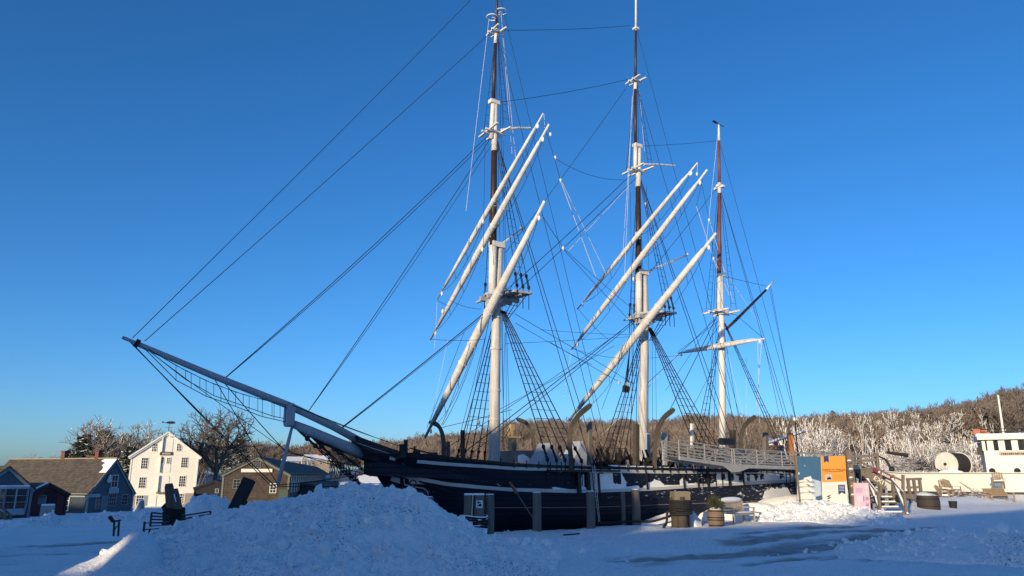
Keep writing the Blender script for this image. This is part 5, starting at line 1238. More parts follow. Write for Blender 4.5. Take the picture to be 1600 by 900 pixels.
clap_grey = boards("blue_grey_shingle_wall", (.115, .145, .170), (.085, .112, .138), .15, strength=.8)
roof_brown = shingle("brown_shingle_roof", (.115, .095, .078), (.075, .062, .052))
roof_snow = mat("snowy_roof", (.12, .11, .10), (.16, .14, .12), 3, .8, snow=.95, snow_scale=.6)
trim_grey = mat("grey_trim", (.30, .33, .35), (.25, .28, .30), 3, .6)

# white gabled loft house
YH = 105.0; c0 = at(250, 793, YH); zb_ = c0.z; m_px = YH / (_F * (cpi - (450 - 735) / _F * spi)) * 1.12
rzH = R(22.5)
wl, wr_ = 8.9, 0
hgt = lambda y: at(254, y, YH).z - zb_
h = House("gabled_loft_house", "tall white clapboard house with a hoist bay of doors in its sunlit gable", "house", (c0.x, c0.y, zb_), rzH, 8.3, 13, hgt(713), hgt(677), clap_white, mat("white_rake_roof", (.80, .79, .76), (.6, .58, .54), 2, .7, snow=.9), white, over=.36, th=.2)
sx9 = 8.3 / 105.0                                                      # metres per photo pixel across the gable
XF = lambda px: (px - 254.5) * sx9
for px_, y0, y1, w_ in ((222.5, 716, 732, 9.5), (285.5, 715, 730, 9.5), (222.5, 746, 762, 9.5), (285, 744, 760, 9.5), (222, 774, 792, 10.5), (286, 772, 787, 10.5)): h.win(XF(px_), (hgt(y0) + hgt(y1)) / 2, w_ * sx9, hgt(y0) - hgt(y1), 3, 4)
for px_, y0, y1 in ((235.3, 694, 705), (274.5, 693, 704)): h.win(XF(px_), (hgt(y0) + hgt(y1)) / 2, 6.8 * sx9, hgt(y0) - hgt(y1), 3, 3)
door_m = boards("white_plank_door", (.82, .79, .70), (.76, .72, .64), .42, 'X', strength=.5)
h.slab("hoist_door", door_m, XF(257), (hgt(685) + hgt(706)) / 2, 14 * sx9, hgt(685) - hgt(706), .0, .05)
d2 = h.slab("hoist_door", door_m, XF(257), (hgt(714) + hgt(738)) / 2, 14 * sx9, hgt(714) - hgt(738), .0, .05)
d3 = h.slab("hoist_door", door_m, XF(257), (hgt(744) + hgt(768)) / 2, 14 * sx9, hgt(744) - hgt(768), .0, .05)
h.slab("loading_door", door_m, XF(256), (hgt(772) + hgt(794)) / 2, 15 * sx9, hgt(772) - hgt(794), .0, .06)
for px_ in (250, 259.5): h.win(XF(px_), (hgt(715.5) + hgt(724)) / 2, 4.6 * sx9, hgt(715.5) - hgt(724), 2, 3, y=-.05)
fins = MB()
for y0, y1 in ((683, 706), (713, 738), (743, 768)): fins.box((XF(247.2), -.17, (hgt(y0) + hgt(y1)) / 2), (.14, .34, hgt(y0) - hgt(y1)))
fins.build("shade_fin", white, h.o)  # projecting fins added to throw the shade of recessed doors
h.slab("threshold", oldwood, XF(256.5), hgt(770), 21 * sx9, .20, 0, .45)
sgn = h.slab("name_board", mat("dark_brown_board", (.05, .038, .032), (.04, .03, .027), 3, .6), XF(255), hgt(708.8), 20 * sx9, hgt(706.3) - hgt(711.3), .06, .12)
mb = MB()
for k in range(9): mb.box((XF(249 + k * 1.5), -.13, hgt(708.8)), (.10, .02, .22))
mb.build("board_marks", gr, sgn)
h.slab("foundation", mat("granite_base", (.36, .30, .25), (.25, .22, .19), 1.8, .85, bump=.5), XF(208), (hgt(774) + hgt(800)) / 2, 14 * sx9, hgt(774) - hgt(800), .0, .03)
h.slab("foundation", MATS["granite_base"], XF(297), (hgt(771) + hgt(800)) / 2, 16 * sx9, hgt(771) - hgt(800), .0, .03)
op = h.slab("open_door", door_m, XF(241), (hgt(774) + hgt(793)) / 2, 1.0, hgt(774) - hgt(793), .05, .12); op2 = h.slab("glazed_door", seam, XF(234.5), (hgt(774) + hgt(790)) / 2, .85, hgt(774) - hgt(790), .02, .08)
mb = MB(); mb.bar((0, -.5, hgt(682)), (.9, -.5, hgt(681.5)), .09, .12); mb.bar((0, .1, hgt(681)), (0, -.6, hgt(681)), .12); mb.build("hoist_beam", white, h.o)
zr = h.hr + .2; mb = MB(); mb.bar((0, .1, zr), (0, .1, zr + 1.1), .06); mb.bar((-.45, .1, zr + .62), (.45, .1, zr + .62), .05)
wh = [(-.95, .10), (-.8, .2), (-.75, .08), (-.5, .02), (-.1, .20), (.45, .22), (.75, .10), (.78, -.06), (.4, -.17), (-.1, -.14), (-.55, -.04), (-.8, -.02), (-.9, -.08)]
mb.ext([(x, .06, zr + 1.25 + z) for x, z in wh], (0, .08, 0)); mb.build("weathervane", iron, h.roof)

# blue-grey shop with the long brown roof
Yg = 74.0; cg = at(170.5, 800, Yg); zg = at(175, 803, Yg).z; rzg = R(72)
hz = lambda y, Y=Yg: at(150, y, Y).z - zg
h = House("grey_shop", "blue-grey shingled shop with a long brown roof, snow only along its gable edge", "shop", (cg.x, cg.y, zg), rzg, 5.3, 13.5, hz(770), hz(718.5), clap_grey, roof_brown, trim_grey, over=.18)
rs = MB(); sl = (h.hr - h.he) / (h.W / 2)
def onroof(x, y, off=.16): return Vector((x, y, h.hr - abs(x) * sl + off))
xs = [-.02 - i * .19 for i in range(13)]; rn = random.Random(8); pr = None
for i, x in enumerate(xs):
    wd = (1.75 - i * .10) * rn.uniform(.65, 1.15); c_ = (onroof(x, -.2), onroof(x, wd * .5), onroof(x, wd, .14))
    if pr: mb_ = [rs.poly([pr[k], pr[k + 1], c_[k + 1], c_[k]]) for k in (0, 1)]
    pr = c_
rs.build("roof_snow", snow_m, h.roof)
mb = MB(); mb.box((0, h.L / 2, h.hr + .16), (.22, h.L + .3, .12)); mb.build("ridge_cap", mat("tan_ridge", (.30, .24, .18), (.24, .2, .15), 3, .7), h.roof)
h.chimney(.1, 6.6, .46, .95, brick); h.chimney(.1, 2.3, .44, .95, brick)
W2 = 5.3; gx = lambda px: (px - 175) / 64 * W2
hy = lambda y: hz(y)
h.win(gx(158), (hy(775) + hy(793)) / 2, .62, hy(775) - hy(793), 2, 3); h.win(gx(195), (hy(774) + hy(789)) / 2, .62, hy(774) - hy(789), 2, 3)
h.win(gx(177), (hy(743) + hy(761)) / 2, .66, hy(743) - hy(761), 2, 2, fm=white)
h.win(gx(176), (hy(772) + hy(790)) / 2, .95, hy(772) - hy(790), 4, 3, name="shop_window"); h.slab("door", boards("grey_plank_door", (.20, .25, .28), (.17, .21, .24), .3, 'X'), gx(167), (hy(774) + hy(802)) / 2, .7, hy(774) - hy(802), 0, .05)
s1 = h.slab("hanging_board", mat("pale_sign", (.50, .52, .54), (.44, .46, .5), 3, .6), gx(176.5), hy(766.5), 1.15, .46, .1, .15); mb = MB()
for k in range(3): mb.box((gx(176.5), -.155, hy(766.5) + .13 - k * .13), (.85, .012, .05))
mb.build("board_marks", grey_shade_paint, s1)
s2 = h.slab("hanging_board", MATS["pale_sign"], gx(149), hy(773.5), 1.4, .30, .1, .15); mb = MB(); mb.box((gx(149), -.155, hy(773.5)), (1.1, .012, .09)); mb.build("board_marks", grey_shade_paint, s2)
mb = MB(); c_ = (gx(168.5), -.14, hy(747)); mb.ball((c_[0], c_[1], c_[2] + .1), .22, 10, 6, sq=(.9, .3, 1.1)); mb.ball((c_[0] - .06, c_[1], c_[2] - .2), .28, 10, 6, sq=(1, .3, .9)); mb.build("shop_emblem", white, h.o)
mb = MB(); mb.box((gx(168.5), -.09, hy(741.5)), (.5, .05, .05)); mb.build("emblem_bracket", iron, h.o)
h.win(2.6, (hy(774) + hy(796)) / 2, .85, hy(774) - hy(796), 2, 3, face='L', fm=white)
h.slab("door", boards("grey_plank_door2", (.19, .26, .28), (.16, .22, .24), .25, 'XY'), 5.2, (hy(776) + hy(799)) / 2, 1.1, hy(776) - hy(799), 0, .05, face='L')
h.slab("eaves_board", trim_grey, h.L / 2, hy(771.5), h.L, .16, .12, .2, face='L')

# dark red shed
Yr = 63.0; cr_ = at(70, 800, Yr); zr_ = at(70, 808, Yr).z
hz = lambda y: at(70, y, Yr).z - zr_
h = House("red_shed", "small dark red board shed with a streak of snow on its roof edge", "shed", (cr_.x, cr_.y, zr_), R(55), 3.0, 5.2, hz(772), hz(757), boards("dark_red_boards", (.16, .030, .034), (.12, .024, .028), .22, 'XY'), roof_brown, mat("dark_red_trim", (.07, .02, .022), (.055, .018, .02), 3, .6), over=.22)
sl = (h.hr - h.he) / 1.5; rs = MB(); rs.poly([(-.05, -.22, h.hr + .16), (-.05, .45, h.hr + .16), (-1.2, .30, h.hr - 1.2 * sl + .15), (-1.25, -.22, h.hr - 1.25 * sl + .15)]); rs.build("roof_snow", snow_m, h.roof)
h.slab("door", boards("dark_red_door", (.07, .018, .02), (.055, .015, .018), .2, 'X'), .3, 1.0, 1.0, 2.0, 0, .05)
# notice board between
p = at(65, 790, 60); o = thing("notice_stand", "small pale notice board on a post beside the red shed", "notice board", (p.x, p.y, gz(p.x, p.y)))
mb = MB(); mb.bar((p.x, p.y, gz(p.x, p.y) - .2), (p.x, p.y, at(65, 772, 60).z), .1); mb.build("post", oldwood, o)
mb = MB(); a, b = at(61, 774, 59.9), at(71, 788, 59.9); mb.box(((a.x + b.x) / 2, a.y, (a.z + b.z) / 2), (b.x - a.x, .05, a.z - b.z)); bd = mb.build("board", trim_grey, o)
mb = MB(); mb.box(((a.x + b.x) / 2, a.y - .03, a.z - .1), (b.x - a.x + .05, .08, .1)); mb.build("board_frame", oldwood, bd)
mb = MB(); q = at(73, 806, 58.5)
o = thing("delivery_crate", "grey snow-topped box at the steps of the shop with the bay window", "box", q); 
mb.box((q.x, q.y, q.z + .2), (.9, .9, 1.1), .5); mb.build("box", trim_grey, o); mb = MB(); mb.box((q.x, q.y, q.z + .8), (.85, .85, .10), .5); mb.build("snow_cap", snow_m, o)
# shop with bay window at the left edge
Yl = 57.0; cl = at(2, 800, Yl); zl = at(12, 814, Yl).z; hz = lambda y: at(12, y, Yl).z - zl
h = House("bay_window_shop", "blue-grey shop with a bay window at the left edge of the view", "shop", (cl.x, cl.y, zl), R(58), 3.7, 8, hz(763), hz(730.5), clap_grey, roof_brown, trim_grey, over=.2)
mb = MB(); bx0 = .35; bz0, bz1 = hz(795), hz(764)
pl = [(-.95, 0), (-.55, -.6), (.95, -.6), (1.3, 0)]
mb.ext([(bx0 + x, y, bz0 - .45) for x, y in pl], (0, 0, .45)); mb.ext([(bx0 + x * 1.06, y * 1.15, bz1) for x, y in pl], (0, 0, .16))
for (x0, y0), (x1, y1) in zip(pl, pl[1:]):
    for f in (0, .5, 1): mb.bar((bx0 + x0 + (x1 - x0) * f, y0 + (y1 - y0) * f, bz0), (bx0 + x0 + (x1 - x0) * f, y0 + (y1 - y0) * f, bz1), .09)
    for f in (.33, .66): mb.bar((bx0 + x0, y0, bz0 + (bz1 - bz0) * f), (bx0 + x1, y1, bz0 + (bz1 - bz0) * f), .035)
bw = mb.build("bay_window", mat("pale_grey_trim", (.42, .45, .48), (.38, .4, .43), 3, .6), h.o)
mb = MB(); mb.ext([(bx0 + x * .95, y * .93 - .01, bz0 + .02) for x, y in pl], (0, 0, bz1 - bz0 - .04)); mb.build("pane", glass, bw)
mb = MB(); mb.ext([(bx0 + x * 1.05, y * 1.1, bz1 + .165) for x, y in pl], (0, 0, .1)); mb.build("snow_cap", snow_m, bw)
mb = MB(); a, b = at(0, 790, 54), at(18, 806, 54.5); o = thing("step_railing", "dark timber steps and railing at the bay-window shop, left edge", "steps", (b.x, b.y, gz(b.x, b.y)))
mb.bar(at(-8, 784, 54), b, .09, .14); mb.bar(at(-8, 796, 54), at(16, 815, 54.5), .09, .3); mb.build("rail", oldwood, o)
for x, y in ((-2, 789), (8, 797), (17, 803)): mb = MB(); mb.bar(at(x, y, 54.2), at(x, 822, 54.2), .1); mb.build("post", oldwood, o)

# long shingled ropewalk
Yw = 80.0; cw = at(397, 790, Yw); zw = at(397, 790, Yw).z; hz = lambda y: at(397, y, Yw).z - zw
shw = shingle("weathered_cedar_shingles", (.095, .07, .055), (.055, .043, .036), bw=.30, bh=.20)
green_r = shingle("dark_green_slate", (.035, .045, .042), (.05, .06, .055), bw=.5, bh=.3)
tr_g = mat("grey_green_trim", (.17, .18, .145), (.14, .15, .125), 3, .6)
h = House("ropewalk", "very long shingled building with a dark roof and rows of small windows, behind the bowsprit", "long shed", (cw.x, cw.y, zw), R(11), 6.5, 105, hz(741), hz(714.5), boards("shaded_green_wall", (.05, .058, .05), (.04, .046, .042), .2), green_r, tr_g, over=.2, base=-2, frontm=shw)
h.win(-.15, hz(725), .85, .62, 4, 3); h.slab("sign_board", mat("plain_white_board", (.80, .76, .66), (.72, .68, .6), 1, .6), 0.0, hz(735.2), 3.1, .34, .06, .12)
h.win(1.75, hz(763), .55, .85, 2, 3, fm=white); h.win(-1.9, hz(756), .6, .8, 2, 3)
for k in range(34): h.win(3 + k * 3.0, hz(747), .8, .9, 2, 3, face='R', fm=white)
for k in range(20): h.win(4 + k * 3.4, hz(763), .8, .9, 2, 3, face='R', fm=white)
mb = MB(); mb.ext([(3.45, 14, hz(757)), (6.2, 14, hz(764)), (6.2, 14, -2), (3.45, 14, -2)], (0, 60, 0)); mb.build("lean_to", green_r, h.o)
mb = MB(); mb.box((2.9, -.5, hz(774)), (.9, .8, 1.2)); mb.build("green_porch", mat("sage_green_paint", (.07, .09, .065), (.06, .075, .055), 3, .6), h.o)
p = at(384, 792, 70); g_ = gz(p.x, p.y); mb = MB(); mb.tube([(p.x, p.y, g_ - .3), (p.x, p.y, at(384, 785, 70).z)], .32, 10); solo(mb, "rubbish_bin", blackp, "black rubbish bin at the corner of the long shingled building", "bin", (p.x, p.y, g_))
# dark shed between the loft house and the ropewalk
p = at(333, 780, 95); z_ = at(333, 795, 95).z
h = House("dark_shed", "low black shed between the white loft house and the long shingled building", "shed", (p.x, p.y, z_), R(14), 4.4, 6, at(333, 762, 95).z - z_, at(333, 752, 95).z - z_, blackp, mat("black_roof", (.012, .014, .016), (.02, .022, .024), 3, .7), blackp)
h.win(.35, at(333, 767, 95).z - z_, .3, .4, 1, 2, fm=grey_shade_paint)

# houses across the water and up the hill
def far_house(px, pyb, pyr, wpx, Y, rz, wm_, rm_, label, L=8.0, eave=.55, wins=4, roofw=.25):
    c = at(px, pyb, Y); W_ = wpx * Y / (_F * .97); hr = at(px, pyr, Y).z - c.z
    h = House("hill_house", label, "house", c, rz, W_, L, hr * eave, hr, wm_, rm_, white, over=.3, base=-3)
    for k in range(wins):
        h.win((k + .5 - wins / 2) * W_ / (wins + .5), hr * eave * .55, .7, 1.0, 2, 2)
    for k in range(3): h.win(1.5 + k * L / 3, hr * eave * .55, .7, 1.0, 2, 2, face='L'); h.win(1.5 + k * L / 3, hr * eave * .55, .7, 1.0, 2, 2, face='R')
    return h
wallw = boards("far_white_wall", (.72, .68, .58), (.66, .62, .54), .3); walltan = boards("far_tan_wall", (.42, .33, .22), (.36, .28, .2), .3)
far_house(444, 728, 714, 24, 210, R(-50), wallw, roof_snow, "white house with a snowy roof on the hill, above the long shed's far roof", 6)
far_house(476, 728, 711, 26, 205, R(-55), walltan, roof_snow, "cream house with chimneys and snowy roof on the hill, left of the bowsprit chains", 6).chimney(0, 4, .9, 1.6, brick)
far_house(516, 760, 744, 26, 150, R(25), boards("far_yellow_wall", (.62, .54, .32), (.56, .48, .3), .3), roof_snow, "pale yellow gabled house beyond the end of the long shed", 9)
far_house(577, 728, 708, 40, 190, R(-58), wallw, roof_snow, "snow-roofed house on the hill seen through the bobstay chains", 13)
far_house(560, 765, 744, 34, 140, R(-62), boards("far_red_wall", (.26, .06, .05), (.22, .055, .045), .3), roof_snow, "red house with white snowy eaves right behind the ship's stem", 10, eave=.5)
far_house(534, 772, 759, 26, 128, R(-70), walltan, mat("plain_brown_roof", (.20, .155, .115), (.16, .13, .10), 2, .8), "brown-roofed shed just above the top of the huge snow heap", 6, eave=.45)
far_house(1070, 694, 682, 34, 230, R(-35), wallw, roof_snow, "white house with snowy roof on the far shore, seen through the mainmast shrouds", 9)
far_house(1105, 690, 674, 26, 250, R(-30), wallw, roof_snow, "white house higher up the far shore, seen left of the mizzenmast", 9)
far_house(942, 700, 688, 34, 235, R(20), boards("far_brown_wall", (.17, .09, .07), (.14, .08, .065), .3), mat("far_brown_roof", (.14, .085, .07), (.11, .07, .06), 2, .8), "reddish brown house on the far shore, seen through the shrouds left of the mainmast", 9)
far_house(38, 735, 722, 22, 150, R(10), walltan, roof_snow, "tan house far behind the grey shop's roof on the left", 9)

# ================================================================== FISHING BOAT on the right
YB = 66.0
B0 = at(1470, 765, YB)
boat = thing("fishing_boat", "white wooden fishing boat with a pilothouse and a big net drum", "fishing boat", (B0.x, B0.y, 0), R(-28), local=True)
mpx = .0478
def BX(px): return (px - 1470) * mpx
def BZ(py, Y=YB): return at(1470, py, Y).z
bw_ = mat("boat_white_paint", (.72, .69, .61), (.64, .61, .54), 1.5, .5, contrast=.35)
bred = mat("boat_dark_red", (.05, .02, .02), (.02, .012, .012), 2, .6)
def bhull(x):                                                         # half breadth
    t = min(1, max(0, (x - BX(1372)) / 4.5)); return 2.3 * (1 - (1 - t) ** 2) ** .7
mb = MB(); xs = [BX(1372) + i * .5 for i in range(44)]; lev = [(-1.4, .85), (-.1, .95), (.02, .97), (.9, 1.0), (1.0, 1.02)]
top = lambda x: BZ(738) + .35 * max(0, (BX(1420) - x) / 3) ** 1.5
def hp(x, k, sd):
    zz = (-1.4, BZ(768) - .0, BZ(758), top(x) - .12, top(x))[k]; return (x + (.25 * (4 - k) if x < BX(1376) else 0), 2.4 + sd * bhull(x) * lev[k][1], zz)
for sd in (-1, 1):
    for x, x2 in zip(xs, xs[1:]):
        for k in range(4): mb.poly([hp(x, k, sd), hp(x2, k, sd), hp(x2, k + 1, sd), hp(x, k + 1, sd)][::-sd], 1 if k < 1 else (0))
    for x, x2 in zip(xs, xs[1:]):
        a, b = hp(x, 4, sd), hp(x2, 4, sd); mb.poly([a, b, (b[0], b[1] - sd * .2, b[2]), (a[0], a[1] - sd * .2, a[2])])
mb.poly([(xs[-1], 2.4 - 2.3, -1.4), (xs[-1], 2.4 + 2.3, -1.4), (xs[-1], 4.7, 2), (xs[-1], .1, 2)])
hullb = mb.build("hull", [bw_, mat("boat_black_bottom", (.012, .012, .014), (.02, .018, .018), 3, .5)], boat)
mb = MB(); mb.poly([(xs[2], 1.5, top(0) - .6), (xs[-1], .3, top(0) - .6), (xs[-1], 4.5, top(0) - .6), (xs[2], 3.3, top(0) - .6)]); mb.build("deck", snow_m, boat)
mb = MB(); mb.tube([(x, hp(x, 3, -1)[1] - .03, top(x) - .10) for x in xs], .045, 6); mb.build("rub_rail", trim_grey, boat)
hx0 = BX(1545); hx1 = xs[-1] - 1.5; zr0 = BZ(690); zd = top(0) - .6; y0, y1 = .35, 4.4
ph = MB(); wz0, wz1 = BZ(705), BZ(690)
ph.box(((hx0 + hx1) / 2, (y0 + y1) / 2, (zd + wz0) / 2), (hx1 - hx0, y1 - y0, wz0 - zd))
for px_ in (1546, 1556, 1573, 1592.5, 1612, 1632): ph.box((BX(px_), y0 + .08, (wz0 + wz1) / 2), (.46 if px_ > 1546 else .24, .16, wz1 - wz0)); ph.box((BX(px_), y1 - .08, (wz0 + wz1) / 2), (.4, .16, wz1 - wz0))
for yy in (1.6, 2.9): ph.box((hx0 + .08, yy, (wz0 + wz1) / 2), (.16, .35, wz1 - wz0))
pilot = ph.build("pilothouse", bw_, boat)
mb = MB(); mb.poly([(BX(1547), y0 + .10, wz0), (BX(1632), y0 + .10, wz0), (BX(1632), y0 + .10, wz1), (BX(1547), y0 + .10, wz1)]); mb.build("window_glass", glass, pilot)
mb = MB(); mb.box(((BX(1540) + hx1) / 2, (y0 + y1) / 2, (BZ(688) + BZ(682)) / 2), (hx1 - BX(1540) + .3, y1 - y0 + .9, BZ(682) - BZ(689))); rf = mb.build("roof", bw_, pilot)
mb = MB(); mb.box(((BX(1540) + hx1) / 2, (y0 + y1) / 2, BZ(681) + .03), (hx1 - BX(1540), y1 - y0 + .6, .12)); mb.ball((BX(1541), y0 - .1, BZ(682)), .26, 10, 6, sq=(1.2, 1, .8)); mb.build("snow_cap", snow_m, rf, smooth=True)
for px_ in (1553, 1590):
    c = Vector((BX(px_), y0, BZ(736))); mb = MB(); mb.tube([c + Vector((0, -.05, 0)), c + Vector((0, .02, 0))], .33, 16); pf_ = mb.build("porthole", bw_, pilot)
    mb = MB(); mb.tube([c + Vector((0, -.056, 0)), c + Vector((0, -.051, 0))], .24, 16); mb.build("pane", glass, pf_)
mb = MB(); mb.box(((BX(1567) + BX(1625)) / 2, y0 - .05, BZ(709.5)), (BX(1625) - BX(1567), .07, BZ(707) - BZ(713))); nbd = mb.build("name_board", mat("weathered_name_board", (.42, .33, .27), (.5, .42, .36), 4, .7), pilot)
mb = MB()
for k in range(13): mb.box((BX(1570.5 + k * 3.0), y0 - .09, BZ(710.2)), (.07 + .03 * (k % 3), .012, .15))
mb.build("board_marks", davit_m, nbd)
mb = MB()
for px_ in range(1545, 1640, 14): mb.bar((BX(px_), y0 + .3, BZ(681)), (BX(px_), y0 + .3, BZ(671)), .04)
for zz in (672, 676): mb.rope((BX(1545), y0 + .3, BZ(zz)), (BX(1640), y0 + .3, BZ(zz)), .025)
mb.build("roof_rail", iron, rf)
mb = MB(); mb.box((BX(1543.5), y0 + .8, BZ(675.5)), (.95, .6, .42)); mb.box((BX(1543.5), y0 + .8, BZ(671.8)), (1.1, .7, .08)); mb.build("raft_box", mat("faded_red_orange", (.42, .12, .06), (.34, .10, .055), 3, .6), rf)
mb = MB(); mb.tube([(BX(1582), 2.4, BZ(684)), (BX(1583), 2.4, BZ(618))], [.10, .07], 8); mb.build("mast", white, rf)
mb = MB(); mb.bar((BX(1590), 2.0, BZ(682)), (BX(1590), 2.0, BZ(668)), .3); mb.bar((BX(1583), 2.4, BZ(652)), (BX(1560), 2.4, BZ(644)), .08); mb.build("searchlight_bracket", iron, rf)
mb = MB(); mb.box((BX(1541), 1.2, BZ(705)), (.45, .5, .6)); mb.build("loudhailer_box", iron, pilot)
# net drum
dc = Vector((BX(1487), 1.5, BZ(725))); ax = Vector((math.sin(R(34)), math.cos(R(34)), 0)); pr_ = Vector((ax.y, -ax.x, 0)); Rd = 1.03
def ring(c, r, n=30): return [c + (pr_ * math.cos(t) + Vector((0, 0, 1)) * math.sin(t)) * r for t in [2 * math.pi * i / n for i in range(n)]]
dm = MB(); f0 = dc - ax * .2; dm.ext(ring(f0, Rd), ax * .09, 0); dm.ext(ring(f0 + ax * 2.0, Rd * 1.02), ax * .09, 0)
dm.ext(ring(f0 + ax * .09, Rd * .94), ax * 1.91, 1); dm.ext(ring(f0 - ax * .12, Rd * .38), ax * .12, 0); dm.ext(ring(f0 - ax * .2, Rd * .12), ax * .1, 1)
for k in range(4):
    t = k * math.pi / 2 + .4; d = pr_ * math.cos(t) + Vector((0, 0, 1)) * math.sin(t); dm.bar(f0 + d * .35 - ax * .03, f0 + d * Rd * .95 - ax * .03, .06)
drum = dm.build("net_drum", [bw_, mat("tarred_net", (.03, .028, .028), (.045, .04, .04), 9, .9, bump=.5)], boat)
mb = MB(); 
for t0, t1, rr_ in ((3.5, 5.0, .93), (3.7, 4.4, .6)):
    mb.poly([f0 - ax * .13 + (pr_ * math.cos(t) + Vector((0, 0, 1)) * math.sin(t)) * rr_ * Rd for t in [t0 + (t1 - t0) * i / 8 for i in range(9)]])
mb.build("drum_opening", iron, drum)
mb = MB()
for sd in (0, 2.0): mb.bar(f0 + ax * sd + Vector((0, 0, -.1)), f0 + ax * sd + Vector((0, 0, -1.5)), .16, .3)
mb.build("drum_stand", trim_grey, drum)
mb = MB()
for k in range(5): mb.ball((BX(1478 + k * 6), .9, zd + .55 + .1 * (k % 2)), .33, 8, 6, sq=(1.3, 1, .6))
mb.build("snow_cap", snow_m, drum, smooth=True)
mb = MB(); mb.rope((BX(1488), .6, BZ(745)), (BX(1532), -1.2, BZ(772)), .035); mb.build("mooring_rope", wrope, boat)
# foredeck gallows, dark nets and boom left of the drum
mb = MB(); p = [(BX(1374), 2.2, BZ(711)), (BX(1386), 2.2, BZ(717)), (BX(1391), 2.2, BZ(728)), (BX(1394), 2.2, BZ(745))]; mb.tube(p, [.07, .11, .11, .13], 8); mb.ball((BX(1394), 2.2, BZ(733)), .25); mb.build("bow_davit", iron, boat, smooth=True)
mb = MB(); mb.tube([(BX(1386), 5.6, BZ(703)), (BX(1424), 5.4, BZ(709))], [.12, .18], 8); mb.build("boom", iron, boat)
rn = random.Random(12)
def tangle(c, r, n, m, name, label, cat, sq=(1, 1, .8), size=.25):
    mb = MB(); c = Vector(c)
    for _ in range(n):
        d = Vector((rn.gauss(0, .45), rn.gauss(0, .45), abs(rn.gauss(0, .5)))); b = c + Vector((d.x * r * sq[0], d.y * r * sq[1], d.z * r * sq[2])); v = Vector((rn.uniform(-1, 1), rn.uniform(-1, 1), rn.uniform(-.2, 1))).normalized() * size * rn.uniform(.5, 1.4)
        e = v.orthogonal().normalized() * .02; mb.poly([b - e, b + e, b + v])
    return solo(mb, name, m, label, cat, c)
drybrush = mat("dry_brown_brush", (.17, .105, .06), (.24, .16, .10), 5, .9, snow=.35, snow_scale=3)
darkbrush = mat("dark_brush", (.035, .032, .025), (.06, .05, .04), 5, .9, snow=.2, snow_scale=3)
p = at(1436, 735, 92); tangle((p.x, p.y, p.z), 1.6, 1600, darkbrush, "bush", "dark twiggy bush on the far bank, just left of the net drum", "bush", size=.8)
p = at(1411, 735, 90); tangle((p.x, p.y, p.z), 1.6, 1200, drybrush, "bush", "dry brown bush beside the dark twiggy bush left of the net drum", "bush", size=.8)
p = at(1470, 712, 108); tangle((p.x, p.y, p.z), 3.5, 2200, mat("straw_grass", (.30, .24, .13), (.24, .19, .11), 4, .9, snow=.3), "reeds", "straw-coloured dead grass on the slope above the net drum", "dead grass", sq=(1.9, 1, .5), size=.8)
# garden chairs and bench on the bank in front of the boat
wb = mat("light_brown_cedar", (.34, .25, .16), (.27, .20, .13), 4, .8, snow=.40, snow_scale=3)  # light brown cedar of the garden chairs and bench
def adirondack(px, py, Y, rz, label):
    p = at(px, py, Y); o = thing("garden_chair", label, "chair", p, rz, "slatted garden chairs", local=True)
    mb = MB()
    for k in range(5): mb.bar((-.30 + k * .15, .28 + .0, .25), (-.32 + k * .16, .72, 1.15 - .05 * abs(k - 2)), .13, .03)
    mb.build("backrest", wb, o); mb = MB()
    for k in range(4): mb.bar((-.33, -.25 + k * .15, .42 - k * .04), (.33, -.25 + k * .15, .42 - k * .04), .12, .03)
    mb.build("seat", wb, o)
    for x in (-.40, .40):
        mb = MB(); mb.bar((x, -.32, .62), (x, .45, .60), .15, .03); mb.build("armrest", wb, o)
        mb = MB(); mb.bar((x, -.28, -.2), (x, -.28, .6), .10, .04); mb.build("leg", wb, o); mb = MB(); mb.bar((x * .9, -.2, .38), (x * .9, .7, -.15), .10, .04); mb.build("leg", wb, o)
    mb = MB(); mb.box((0, -.02, .44), (.6, .5, .10)); mb.build("snow_cap", snow_m, o)
adirondack(1479, 772, 60, R(-20), "slatted garden chair directly below the net drum, left one of the pair")
adirondack(1491, 773, 59.5, R(15), "slatted garden chair directly below the net drum, right one of the pair")
adirondack(1481, 783, 57, R(40), "low slatted garden chair nearest the dark-staved tub")
adirondack(1561, 760, 62, R(-30), "slatted garden chair turned away against the white hull, below the left porthole")
p = at(1547, 784, 58); o = thing("garden_bench", "long slatted garden bench in front of the boat's pilothouse at the right", "bench", p, R(12), local=True)
mb = MB()
for k in range(13): mb.bar((k * .15, .30, .3), (k * .15, .50, .95), .12, .03)
mb.bar((-.1, .5, .92), (1.95, .5, .92), .05, .08); mb.build("backrest", wb, o)
mb = MB()
for k in range(4): mb.bar((-.05, -.22 + k * .14, .42), (1.9, -.22 + k * .14, .42), .12, .03)
mb.build("seat", wb, o)
for x in (-.05, 1.95):
    for y_ in (-.25, .4): mb = MB(); mb.bar((x, y_, -.25), (x, y_, .64), .09); mb.build("leg", wb, o)
    mb = MB(); mb.bar((x, -.3, .65), (x, .5, .65), .13, .03); mb.build("armrest", wb, o)
for px_, lab in ((1505, "round heap of snowy brown brush nearest the garden chairs, left of its twin"), (1527, "round heap of snowy brown brush touching the left end of the long garden bench")):
    p = at(px_, 783, 58.5); tangle((p.x, p.y, p.z), .75, 900, drybrush, "brush_heap", lab, "brush heap", size=.35)
